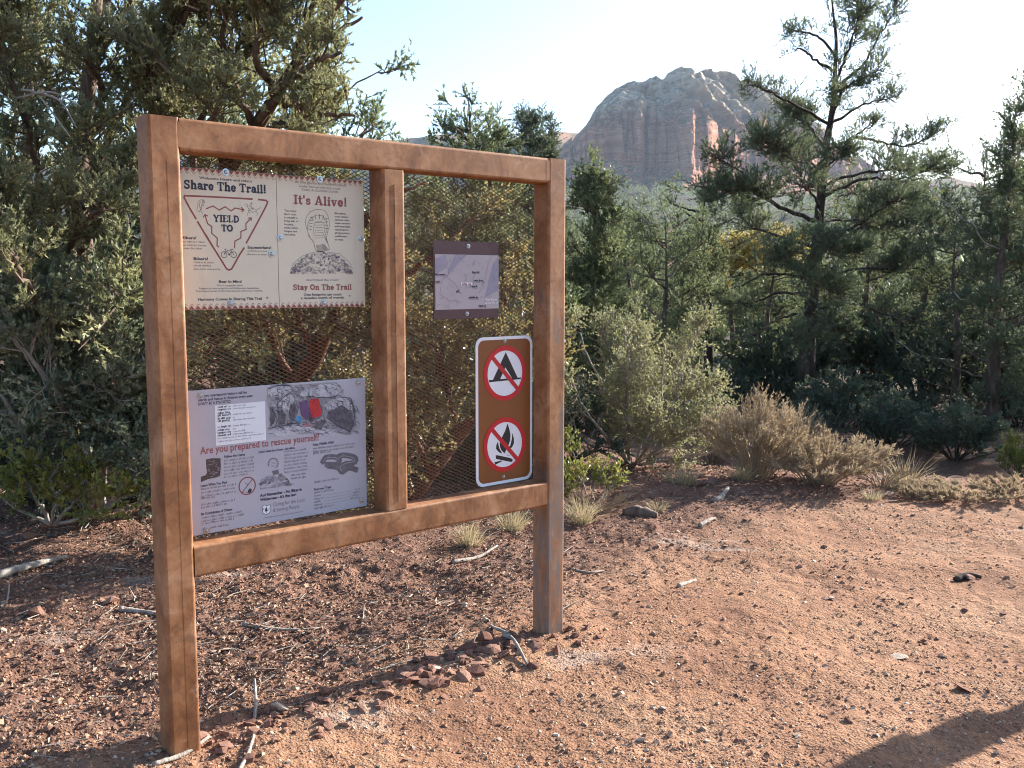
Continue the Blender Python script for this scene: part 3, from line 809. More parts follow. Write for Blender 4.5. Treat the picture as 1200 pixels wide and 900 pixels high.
# --- the big pine on the right
PY = 17.0
def big_pine():
    rng = np.random.default_rng(91)
    P = lambda l: np.array([at(x, y, PY + d) for x, y, d in l])
    T = [(P([(944, 432, 0), (949, 380, 0), (954, 320, 0), (959, 275, 0), (962, 233, 0), (965, 200, 0), (970, 160, 0), (976, 127, 0), (978, 93, 0), (980, 50, .1), (977, 20, .1), (974, -8, .1)]),
          (.14, .115, .095, .08, .065, .05, .035, .022, .012))]
    T[0][0][0][2] -= .2
    sp = [  # px, py, depth offset
        [(977, 112, 0), (993, 92, .2), (1013, 73, .3), (1030, 43, .4), (1050, 8, .5)],
        [(963, 143, 0), (940, 127, -.2), (913, 113, -.4), (890, 103, -.5), (880, 99, -.6)],
        [(975, 84, 0), (958, 72, -.3), (940, 58, -.4), (928, 58, -.5)], [(979, 62, 0), (962, 45, .3), (940, 38, .4), (930, 36, .5)],
        [(980, 147, 0), (997, 130, -.3), (1020, 120, -.5), (1050, 113, -.7)], [(973, 176, 0), (1000, 160, -.4), (1027, 143, -.8)],
        [(1000, 160, .2), (1033, 166, .4), (1067, 170, .5), (1104, 152, .6)],
        [(960, 207, 0), (947, 193, -.5), (927, 187, -.8), (903, 170, -1.1), (890, 160, -1.3)],
        [(966, 217, 0), (993, 207, .2), (1033, 200, .5), (1083, 200, .7), (1106, 196, .8)], [(965, 230, 0), (1013, 210, -.6), (1047, 210, -.9), (1075, 205, -1.1)],
        [(957, 262, 0), (927, 248, -.4), (900, 233, -.8), (880, 223, -1.1), (850, 226, -1.4), (832, 232, -1.6)], [(895, 230, -.9), (872, 205, -1.1), (850, 190, -1.3), (838, 185, -1.4)],
        [(961, 297, 0), (987, 273, -.8), (1013, 260, -1.2), (1040, 240, -1.5), (1065, 232, -1.8)], [(963, 262, 0), (987, 257, .4), (1033, 260, .9), (1093, 257, 1.3)],
        [(952, 290, 0), (913, 277, .5), (877, 263, 1.0), (865, 240, 1.3)], [(952, 332, 0), (929, 322, -.4), (893, 322, -.9), (870, 336, -1.2)],
        [(950, 345, 0), (911, 343, .5), (876, 357, .9), (850, 350, 1.2)], [(955, 332, 0), (1000, 316, .4), (1039, 315, .8), (1082, 316, 1.2), (1100, 343, 1.4)],
        [(958, 302, 0), (993, 275, .8), (1035, 254, 1.4)], [(978, 100, 0), (990, 70, -.4), (1000, 40, -.6), (1010, 10, -.7)],
        [(972, 150, 0), (985, 110, -.8), (1005, 95, -1.2), (1035, 80, -1.4)], [(968, 180, 0), (950, 150, .6), (935, 135, 1.0), (925, 130, 1.2)],
        [(950, 360, 0), (1000, 355, -.9), (1040, 370, -1.5), (1070, 385, -1.7)], [(950, 365, 0), (910, 375, -.9), (880, 395, -1.4)],
        [(964, 205, 0), (975, 190, -1.0), (990, 180, -1.7)], [(962, 240, 0), (950, 225, -1.0), (935, 215, -1.8)], [(960, 270, 0), (985, 290, -1.3), (1005, 295, -2.0)],
        [(964, 205, 0), (950, 190, 1.0), (930, 180, 1.7)], [(962, 240, 0), (985, 230, 1.2), (1010, 225, 2.0)], [(958, 300, 0), (930, 295, -1.1), (910, 300, -1.9)],
    ]
    sp += [[(958, 300, 0), (950, 310, -1.2), (940, 325, -2.2)], [(955, 320, 0), (965, 335, -1.3), (985, 345, -2.3)], [(960, 270, 0), (968, 280, -1.2), (975, 290, -2.2)], [(950, 370, 0), (945, 385, -1.2), (930, 400, -2.)], [(950, 350, 0), (965, 370, -1.2), (985, 390, -2.)], [(950, 360, 0), (930, 350, -1.2), (905, 350, -2.2)]]
    radii = [.06] + [.045] * 6 + [.05, .05, .05, .065, .03, .055, .05, .055] + [.045] * 20
    tc = curve(T[0][0], 80)
    limbs = []
    for s, r in zip(sp, radii):
        q = P(s); q[0] = tc[np.argmin(np.linalg.norm(tc - q[0], axis=1))] if len(limbs) not in (6, 11) else q[0]
        limbs.append((q, r * .62, .008))
    low = [(l[0][1:], 1.) for l in limbs[7:]]; top = [(l[0][1:], 1.) for l in limbs[:7]] + [(l[0], .9) for l in limbs[19:22]] + [(T[0][0][8:], .5)]
    base = gpt(float(T[0][0][0][0]), PY)
    tree_from('pine_tree', base, 'tall open pine with dark spreading limbs, the largest tree on the right', 'tree', T, limbs, M['pine_leaf'], M['pine_bark'],
        [dict(limbs=low, nb=1450, bl=.62, nt=9, tl=.20, ns=15, sl=.055, sw=.0125, up=.3, spread=1.05, flat=.8, br=.008, tr=.004, smin=.25, sspread=1.0, sup=.4, tmin=.2, gap=.72, gapf=1.2),
         dict(limbs=top, nb=400, bl=.46, nt=8, tl=.16, ns=13, sl=.05, sw=.012, up=.35, spread=1., br=.007, tr=.004, smin=.3, sspread=1., sup=.5, tmin=.1, gap=.8, gapf=1.5)], 92)
big_pine()

# --- trees made to a pattern: stem, radial limbs, sprays
def conifer(name, px, ybase_depth, top_py, rad, seed, label, shape='cone', leafm=None, nb=230, zmin=.03, sl=.05, sw=.021, tl=.22, nt=10, ns=15, dead=0, cat='tree', group=None, lean=0., lift=.35, bl=None, nlimb=34, bark='bark', gap=.68, stemw=.9):
    rng = np.random.default_rng(seed)
    D = ybase_depth
    x = (px - 600) / 1145.2 * D
    b = gpt(x, D)
    top = at(px + lean, top_py, D)
    st = np.array([b - [0, 0, .15], b + (top - b) * .35 + [rng.normal() * .1, rng.normal() * .1, 0], b + (top - b) * .7 + [rng.normal() * .1, rng.normal() * .1, 0], top])
    h = top[2] - b[2]
    shp = {'cone': lambda t: (1.05 - t) * (.45 + .55 * min(1, t / .25)), 'round': lambda t: math.sqrt(max(.02, 1 - ((t - .45) / .58) ** 2)), 'column': lambda t: .9 - .55 * t ** 2}[shape]
    ls = fill_limbs(rng, st, nlimb, rad * .75, rad * 1.15, zmin, .97, lift, shp)
    limbs = [(p, max(.012, .012 * h * .5), .005) for p in ls[::2]]
    root = tree_from(name, b, label, cat, [(st, (.024 * min(h, 5.), .018 * min(h, 5.), .008 * min(h, 5.), .006))], limbs, leafm or M['mid_leaf'], M[bark],
        [dict(limbs=[(p, 1.) for p in ls] + [(st[1:], stemw)], nb=int(nb * .78), bl=bl or rad * .5, nt=nt, tl=tl, ns=ns, sl=sl, sw=sw, up=.25, spread=1., br=.008, tr=.004, tmin=.15, sspread=1., gap=gap, gapf=1.3)], seed + 1, group)
    if dead:
        for k in range(dead):
            t = rng.uniform(.2, .8); p = st[0] + (st[-1] - st[0]) * t
            a = rng.uniform(PI, 2 * PI)
            d = np.array([math.cos(a), math.sin(a), rng.uniform(-.1, .7)])
            mb = MB(); c = curve([p, p + d * rad * .6, p + d * rad * 1.15 + [0, 0, .2]], 10); tube(mb, c + rng.normal(size=c.shape) * .02, (.022, .006), 5)
            mb.build('dead_branch', M['grey_wood'], root, True)
    return root

conifer('juniper_tree', 545, 13.5, 114, .85, 101, 'thin crowned juniper with bare spires rising behind the middle of the top rail', 'column', nb=190, gap=.7, dead=3, lean=4, zmin=.25)
conifer('juniper_tree', 583, 14.0, 144, .6, 103, 'shorter juniper beside the thin crowned one behind the top rail', 'cone', nb=150, zmin=.3)
conifer('juniper_tree', 619, 22.0, 130, .72, 105, 'dark dense conifer above the right end of the top rail, taller of a pair', 'column', M['dark_leaf'], nb=420, gap=.35, lift=.6, zmin=.3, nlimb=70, stemw=1.2, bl=.34)
conifer('juniper_tree', 645, 22.6, 146, .55, 107, 'dark conifer above the right end of the top rail, shorter of a pair', 'cone', M['dark_leaf'], nb=320, gap=.35, lift=.6, zmin=.3, nlimb=60, stemw=1.2, bl=.3)
conifer('juniper_tree', 692, 12.5, 200, .66, 109, 'slender juniper with a spire standing next to the right post', 'cone', nb=330, lift=.6, lean=6)
conifer('juniper_tree', 780, 19.0, 258, 1.45, 111, 'broad grey green juniper in the middle between the right post and the pine', 'round', nb=420, dead=2)
conifer('juniper_tree', 735, 24.0, 262, 1.2, 113, 'small dark juniper half hidden behind the broad grey green one', 'cone', nb=240)
conifer('juniper_tree', 815, 27.0, 254, 1.3, 115, 'juniper behind the slim bare trunked pine', 'cone', nb=240)
conifer('pine_tree', 832, 21.0, 196, 1.2, 117, 'slim pine with a dark bare trunk left of the big pine', 'round', M['pine_leaf'], nb=170, zmin=.42, gap=.75, bark='pine_bark')
conifer('juniper_tree', 900, 24.5, 318, 1.2, 119, 'round juniper behind the lower left limbs of the big pine', 'round', nb=300)
conifer('juniper_tree', 1015, 22.0, 236, 1.6, 121, 'wide juniper filling the gap behind the right limbs of the big pine', 'round', nb=380)
conifer('juniper_tree', 1085, 20.0, 228, 1.4, 123, 'juniper between the big pine and the tree on the right edge', 'round', nb=340)
conifer('juniper_tree', 1172, 15.0, 128, 1.05, 125, 'tall juniper with bare grey branches on the right edge', 'cone', M['pine_leaf'], nb=400, dead=9, lean=18, zmin=.05)
conifer('juniper_tree', 1218, 17.0, 92, 1.4, 127, 'dark juniper cut by the right edge of the picture', 'cone', M['pine_leaf'], nb=330, lean=0, dead=4)
conifer('juniper_tree', 1120, 17.0, 270, 1.0, 129, 'low dark juniper in front of the tall one on the right edge', 'round', M['dark_leaf'], nb=260, dead=4)
conifer('juniper_tree', 470, 17.0, 172, 1.0, 131, 'juniper top just showing behind the top rail left of the bare spires', 'round', nb=200, zmin=.2)
conifer('juniper_tree', 560, 10.5, 240, 1.0, 133, 'juniper seen through the mesh behind the manzanita', 'round', nb=240)
conifer('juniper_tree', 300, 10.0, 60, 1.5, 135, 'juniper standing behind the leaning stem of the large left juniper', 'round', nb=300, zmin=.1)
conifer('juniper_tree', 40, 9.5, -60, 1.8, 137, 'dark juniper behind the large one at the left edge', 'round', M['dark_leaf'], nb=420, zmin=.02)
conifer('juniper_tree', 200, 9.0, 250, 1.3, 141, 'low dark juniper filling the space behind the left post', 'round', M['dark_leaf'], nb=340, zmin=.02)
conifer('cottonwood', 907, 22.5, 276, .85, 143, 'small golden yellow cottonwood glowing behind the big pine, right one', 'round', M['cotton_leaf'], nb=190, zmin=.66, stemw=.3)
conifer('cottonwood', 866, 22.8, 281, .7, 145, 'small golden yellow cottonwood behind the big pine, left one', 'round', M['cotton_leaf'], nb=160, zmin=.7, stemw=.3)

def far_junipers():
    rng = np.random.default_rng(140)
    src = [o for o in bpy.data.objects if o.get('label', '').startswith(('broad grey green juniper in the middle', 'wide juniper filling', 'small dark juniper half hidden'))]
    for k in range(26):
        D = 27 + 60 * (k / 26) ** 1.3; px = 655 + 545 * ((k * .618) % 1)
        if 830 < px < 935: continue
        c = copy_tree(src[k % 3], gpt((px - 600) / 1145.2 * D, D, -.2), rng.uniform(0, 6.28), rng.uniform(.75, 1.15), 'one of the many similar junipers filling the valley behind the nearer trees', 'junipers filling the valley')
far_junipers()

# --- dark shrubs in the shaded gully: one pattern, then copies
def gully_shrubs():
    rng = np.random.default_rng(150)
    def proto(label, m, seed, name='gully_shrub'):
        r2 = np.random.default_rng(seed)
        limbs = []
        for k in range(16):
            a = k * 2.4; e = r2.uniform(.25, 1.3)
            d = np.array([math.cos(a) * math.cos(e), math.sin(a) * math.cos(e), math.sin(e)])
            limbs.append((np.array([[0, 0, -.05], d * .3, d * .62 + [0, 0, .05]]), .012, .004))
        return tree_from(name, (0, 0, 0), label, 'shrub', [], limbs, m, M['pine_bark'],
            [dict(limbs=[(l[0], 1.) for l in limbs], nb=130, bl=.26, nt=7, tl=.13, ns=8, sl=.05, sw=.024, up=.3, kind='leaf', br=.006, tr=.003, tmin=.3)], seed + 1, 'dark shrubs in the shaded gully', leafname='leaves')
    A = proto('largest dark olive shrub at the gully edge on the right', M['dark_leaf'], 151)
    g = gray(1120, 540); A.location = [float(v) for v in g]; A.scale = (1.05, 1.0, .95)
    B = proto('bright yellow green shrub at the right edge of the picture', M['yellow_leaf'], 153)
    g = gray(1203, 560); B.location = [float(v) for v in g]; B.scale = (.5, .5, .85)
    del B['group']
    spots = [(60, 590, 1.1, 'dark shrub deep under the scrub oak at the far left'), (150, 585, .6, 'dark shrub under the large juniper next to the left post'), (10, 560, 1.3, 'dark shrub at the left edge behind the yellow green one'),
             (270, 560, .6, 'dark shrub behind the lilac sign, left of the red brown stem'), (400, 555, 1.2, 'dark shrub behind the lilac sign, right of the red brown stem'), (460, 540, 1.1, 'dark shrub behind the middle post'), (560, 560, 1.0, 'dark shrub behind the brown ban sign'), (620, 545, 1.1, 'dark shrub behind the right post'), (520, 500, 1.5, 'large dark shrub seen through the right mesh bay'), (340, 500, 1.5, 'large dark shrub seen through the left mesh bay'),
             (1045, 520, .8, 'small dark shrub left of the largest gully shrub'), (985, 500, .9, 'dark shrub in the middle of the gully behind the wide tan shrub'), (910, 470, 1.35, 'dark shrub at the foot of the big pine on its left'),
             (1010, 455, 1.6, 'dark shrub at the foot of the big pine on its right'), (860, 470, .6, 'small dark shrub below the agave'), (1075, 470, 1.5, 'dark shrub behind the largest gully shrub'),
             (1150, 470, 1.2, 'dark shrub under the bare branches at the right edge'), (940, 515, .6, 'small dark shrub behind the feathery dry plumes'), (800, 425, 1.3, 'dark shrub in the shade behind the pale bush'),
             (760, 410, 1.5, 'grey green shrub below the broad juniper'), (1195, 500, .9, 'dark shrub at the right edge beside the largest gully shrub'), (700, 430, .9, 'dark shrub behind the left side of the pale bush'), (900, 420, 1.7, 'dark shrub behind the big pine trunk on the left'), (1060, 425, 1.9, 'dark shrub far back under the right limbs of the pine')]
    for x, y, s, lb in spots:
        p = gray(x, y); s2 = s * (.55 + .055 * p[1])
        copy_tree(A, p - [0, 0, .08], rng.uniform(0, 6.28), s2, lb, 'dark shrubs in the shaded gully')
gully_shrubs()

# --- junipers outside the picture on the right, whose shade fills the gully
def off_right():
    a = conifer('juniper_tree', 1480, 21.0, 150, 1.8, 161, 'dense juniper beyond the right edge that shades the gully', 'round', M['dark_leaf'], nb=420, gap=.35)
    for k, (x, y, s) in enumerate(((10.6, 17.8, .95), (13.2, 18.0, 1.0), (12.3, 15.7, .92), (15.2, 17.4, 1.05), (9.6, 20.5, .9))):
        copy_tree(a, gpt(x, y), k * 2., s, ('juniper beyond the right edge, nearest to the tall bare branched one', 'juniper beyond the right edge in the middle of the shading row', 'juniper beyond the right edge, closest to the trail', 'largest juniper beyond the right edge, farthest to the right', 'smallest juniper beyond the right edge, farthest along the gully')[k])
off_right()

# --- far wood on the slopes below the butte
def far_wood():
    rng = np.random.default_rng(170)
    L = MB(); n = 5600
    y = 125 + 1010 * rng.uniform(0, 1, n) ** .9
    pxx = np.where(rng.random(n) < .62, rng.uniform(560, 1240, n), rng.uniform(-100, 2300, n))
    x = (pxx - 600) / 1145.2 * y
    z = gz(x, y, False)
    h = rng.uniform(3.5, 7.5, n); r = h * rng.uniform(.3, .45, n)
    K = 16
    k = np.repeat(np.arange(n), K); t = rng.uniform(0, 1, n * K) ** 1.2; a = rng.uniform(0, 2 * PI, n * K); q = np.sqrt(rng.uniform(.15, 1, n * K)) * r[k] * (1.02 - t) ** .8
    P = np.stack([x[k] + np.cos(a) * q, y[k] + np.sin(a) * q, z[k] + h[k] * t * .95], -1)
    d = unit(np.stack([np.cos(a) * .6, np.sin(a) * .6, np.full(n * K, .9)], -1) + .5 * rand_dir(rng, n * K))
    leaves(L, P, d, h[k] * .26, h[k] * .19, rng, np.clip(rng.uniform(0, 1, n)[k] * .7 + .3 * rng.uniform(0, 1, n * K), 0, 1))
    L.build('far_wood', M['pine_leaf'], None, False, kind='stuff')
far_wood()

# ------------------------------------------------------------------ the trail board: rusty steel frame with mesh
def K(u, v, z):
    return np.stack([SO[0] + u * SE[0] + v * SN[0] + 0 * z, SO[1] + u * SE[1] + v * SN[1] + 0 * z, z + 0. * u], -1)

def S2(px, py, v=.082):
    """picture position -> (u, z) on the plane of the panels"""
    d = ray(px, py); n = np.array([SN[0], SN[1], 0]); o = np.array([SO[0] + SN[0] * v, SO[1] + SN[1] * v, 0]); C = np.array([0, 0, CAMZ])
    P = C + d * (((o - C) @ n) / (d @ n)) - o
    return np.array([P[0] * SE[0] + P[1] * SE[1], P[2]])

def rust_mat(name, worn=0.):
    t = NT(name)
    p = t.geo()['Position']
    n1 = t.noise(t.mapping(p, (6, 6, 4.5)), 1., 6, .65, .5); n2 = t.noise(p, 55, 4, .7); n3 = t.noise(t.mapping(p, (60, 60, 5)), 1., 4, .6)
    c = t.ramp(n1, [(.28, (.11, .040, .016)), (.43, (.225, .092, .034)), (.56, (.33, .155, .068)), (.72, (.42, .24, .135))])
    c = t.mix(t.math('MULTIPLY', t.ramp(n2, [(.5, (0, 0, 0)), (.75, (1, 1, 1))]), .5), c, (.15, .055, .03))
    n4 = t.noise(p, 13, 5, .7, .8)
    c = t.mix(t.math('MULTIPLY', t.ramp(n4, [(.52, (0, 0, 0)), (.66, (1, 1, 1))]), .55), c, (.12, .052, .026))
    c = t.mix(t.math('MULTIPLY', t.ramp(n4, [(.3, (1, 1, 1)), (.42, (0, 0, 0))]), .4), c, (.45, .285, .18))
    c = t.mix(t.math('MULTIPLY', t.ramp(n3, [(.58, (0, 0, 0)), (.72, (1, 1, 1))]), .14), c, (.38, .26, .17))
    if worn:
        st = t.noise(t.mapping(p, (38, 38, 5.5)), 1., 5, .7, .3); bl = t.noise(t.mapping(p, (3, 3, 1.6)), 1.3, 3)
        f = t.math('MULTIPLY', t.ramp(st, [(.46, (0, 0, 0)), (.56, (1, 1, 1))]), t.ramp(bl, [(.40, (0, 0, 0)), (.5, (1, 1, 1))]))
        c = t.mix(t.math('MULTIPLY', f, worn), c, (.12, .105, .10))
        c = t.mix(t.math('MULTIPLY', t.ramp(bl, [(.45, (0, 0, 0)), (.7, (1, 1, 1))]), .25), c, (.36, .25, .19))
    h = t.math('ADD', t.math('MULTIPLY', n2, .7), t.math('MULTIPLY', n3, .3))
    r = t.math('ADD', t.math('MULTIPLY', n1, .25), .5)
    b = t.bsdf(c, .6, .3, t.bump(h, .3, .002))
    t.t.links.new(r, b.node.inputs['Roughness'])
    return t.done(b)
M['rust'] = rust_mat('rusted steel tube')
M['rust_worn'] = rust_mat('rusted steel tube with grey worn streaks', .8)
M['mesh'] = plain('rusty expanded metal', (.17, .095, .05), .45, .5, .35, 25, 0, .3)

def bevbox(name, u0, u1, v0, v1, z0, z1, m, parent, bev=.006, axis=None, base=None, seg=4, **tags):
    bm = bmesh.new()
    bmesh.ops.create_cube(bm, size=1)
    d = (u1 - u0, v1 - v0, z1 - z0)
    for v in bm.verts:
        v.co = Vector((u0 + (v.co.x + .5) * d[0], v0 + (v.co.y + .5) * d[1], z0 + (v.co.z + .5) * d[2]))
    es = [e for e in bm.edges if axis is None or abs((e.verts[0].co - e.verts[1].co)[axis]) > 1e-6]
    if bev: bmesh.ops.bevel(bm, geom=es, offset=bev, segments=seg, affect='EDGES', profile=.5)
    bm.verts.ensure_lookup_table(); bm.verts.index_update()
    V = np.array([v.co[:] for v in bm.verts]); W = K(V[:, 0], V[:, 1], V[:, 2])
    mb = MB(); mb.add(W, [np.array([[v.index for v in f.verts]]) for f in bm.faces])
    bm.free()
    return mb.build(name, m, parent, False, base, **tags)

def board():
    root = empty('trail_board_frame', K(np.array(.9), np.array(.05), np.array(0.)), 'tall rusty steel frame with two wire mesh bays holding the trail signs', 'notice board')
    W, H, PW, PD = 1.8205, 2.1169, .1038, .1021
    R_, RW = M['rust'], M['rust_worn']
    bevbox('post', 0, PW, 0, PD, -.25, H, R_, root, .011, 2)
    o = bevbox('post', W - PW, W, 0, PD, -.25, H, RW, root, .011, 2); o['label'] = 'right post with grey worn streaks'
    bevbox('top_rail', PW, W - PW, .0008, PD - .0008, H - .1056, H - .0006, R_, root, .010, 0)
    bevbox('bottom_rail', PW, W - PW, .0008, PD - .0008, .6019, .7093, R_, root, .010, 0)
    bevbox('middle_post', .8727, .9735, .0016, PD - .0016, .7093, H - .1056, R_, root, .011, 2)
    for u in (PW, W - PW):
        bevbox('weld', u - .014, u + .014, .0005, .03, H - .094, H - .0125, R_, root, 0)
    for u, z0, z1 in ((.058, .02, H - .14), (.925, .74, H - .16)):
        bevbox('weld_seam', u, u + .0020, -.0003, .002, z0, z1, R_, root, 0)
    for u0, u1 in ((PW, .8727), (.9735, W - PW)):
        z0, z1 = .7093, H - .1056
        dx, dz = .0160, .0075
        nu, nz = int((u1 - u0) / dx) + 1, int((z1 - z0) / dz) + 1
        i, j = np.meshgrid(np.arange(nu), np.arange(1, nz - 1), indexing='ij')
        ok = (i + j) % 2 == 0
        i, j = i[ok], j[ok]
        mb = MB()
        for s in (1, -1):
            m = (i < nu - 1)
            a = K(u0 + i[m] * dx, np.full(m.sum(), .0925 + .0012 * s), z0 + j[m] * dz)
            b = K(u0 + (i[m] + 1) * dx, np.full(m.sum(), .0925 - .0012 * s), z0 + (j[m] + s) * dz)
            n = len(a); up = np.array([SN[0] * .75, SN[1] * .75, .66]); sd = np.array([-SN[0] * .66, -SN[1] * .66, .75])
            ww, tt = .0015, .0007
            V = np.stack([a + sd * ww + up * tt, a + sd * ww - up * tt, a - sd * ww - up * tt, a - sd * ww + up * tt, b + sd * ww + up * tt, b + sd * ww - up * tt, b - sd * ww - up * tt, b - sd * ww + up * tt], 1)
            k = np.arange(n)[:, None] * 8
            mb.add(V.reshape(-1, 3), np.vstack([k + [0, 1, 5, 4], k + [1, 2, 6, 5], k + [2, 3, 7, 6], k + [3, 0, 4, 7]]))
        mb.build('wire_mesh', M['mesh'], root, False, kind='stuff')
board()

# ------------------------------------------------------------------ printing on the panels: flat shapes laid on the sheets
class Ink:
    def __init__(s, v0=.082, z=0.):
        s.mb = MB(); s.v = v0 - .0003; s.k = 0
    def _add(s, uz, F):
        uz = np.asarray(uz, float)
        s.k = (s.k + 1) % 60
        s.mb.add(K(uz[:, 0], np.full(len(uz), s.v - s.k * .000011), uz[:, 1]), F)
    def poly(s, uz):
        s._add(uz, np.arange(len(uz))[None])
    def line(s, uz, w, closed=False, taper=None):
        p = np.asarray(uz, float)
        if closed: p = np.vstack([p, p[:1]])
        for a, b in zip(p[:-1], p[1:]):
            d = b - a; L = np.linalg.norm(d)
            if L < 1e-7: continue
            d = d / L; n = np.array([-d[1], d[0]]) * w / 2; e = d * w * .32
            s._add([a - e - n, b + e - n, b + e + n, a - e + n], np.array([[0, 1, 2, 3]]))
    def ring(s, c, r0, r1, n=48, a0=0, a1=2 * PI):
        t = np.linspace(a0, a1, n + 1); cs = np.stack([np.cos(t), np.sin(t)], -1)
        V = np.vstack([c + cs * r1, c + cs * r0]); i = np.arange(n)
        s._add(V, np.stack([i, i + 1, n + 2 + i, n + 1 + i], -1))
    def disc(s, c, r, n=32):
        t = np.arange(n) * 2 * PI / n
        s._add(c + r * np.stack([np.cos(t), np.sin(t)], -1), np.arange(n)[None])
    def tris(s, uz, F): s._add(uz, F)
    def text(s, st, p0, width, cap, bold=0.):
        V, F_ = glyph_mesh(st, bold)
        x0, x1 = V[:, 0].min(), V[:, 0].max()
        V = np.stack([(V[:, 0] - x0) / (x1 - x0) * width + p0[0], V[:, 1] / .72 * cap + p0[1]], -1)
        s._add(V, F_)
    def slab(s, st, p0, width, cap):
        tot = sum(GL[c][0] if c != ' ' else .38 for c in st); k = width / tot; x = p0[0]
        for c in st:
            if c == ' ': x += .38 * k; continue
            adv, strokes = GL[c]
            for wd, pl in strokes:
                s.line([(x + a * k, p0[1] + b * cap) for a, b in pl], wd * cap * .95)
            x += adv * k
    def bars(s, p0, width, xh, rng, weight=.45):
        """lines of print too small to read: one tick per letter"""
        x = 0.
        quads = []
        while x < width - xh:
            for _ in range(rng.integers(2, 9)):
                if x > width - xh * .6: break
                h = xh * (1.45 if rng.random() < .25 else 1.); lo = -.4 * xh if rng.random() < .1 else 0
                ww = xh * weight * rng.uniform(.8, 1.3)
                quads.append([(p0[0] + x, p0[1] + lo), (p0[0] + x + ww, p0[1] + lo), (p0[0] + x + ww, p0[1] + h), (p0[0] + x, p0[1] + h)])
                x += xh * .82
            x += xh * .7
        if quads:
            q = np.array(quads).reshape(-1, 2); n = len(quads)
            s._add(q, np.arange(n * 4).reshape(n, 4))
    def build(s, name, m, parent, **k):
        return s.mb.build(name, m, parent, False, **k)

_gc = {}
def glyph_mesh(st, bold):
    if (st, bold) not in _gc:
        cu = bpy.data.curves.new('t', 'FONT'); cu.body = st; cu.offset = bold; cu.resolution_u = 2; cu.size = 1
        ob = bpy.data.objects.new('t', cu); COL.objects.link(ob)
        dg = bpy.context.evaluated_depsgraph_get(); dg.update()
        me = bpy.data.meshes.new_from_object(ob.evaluated_get(dg))
        me.calc_loop_triangles()
        V = np.empty(len(me.vertices) * 3); me.vertices.foreach_get('co', V)
        F_ = np.empty(len(me.loop_triangles) * 3, np.int32); me.loop_triangles.foreach_get('vertices', F_)
        _gc[(st, bold)] = (V.reshape(-1, 3)[:, :2].copy(), F_.reshape(-1, 3).copy())
        bpy.data.objects.remove(ob); bpy.data.curves.remove(cu); bpy.data.meshes.remove(me)
    return _gc[(st, bold)]

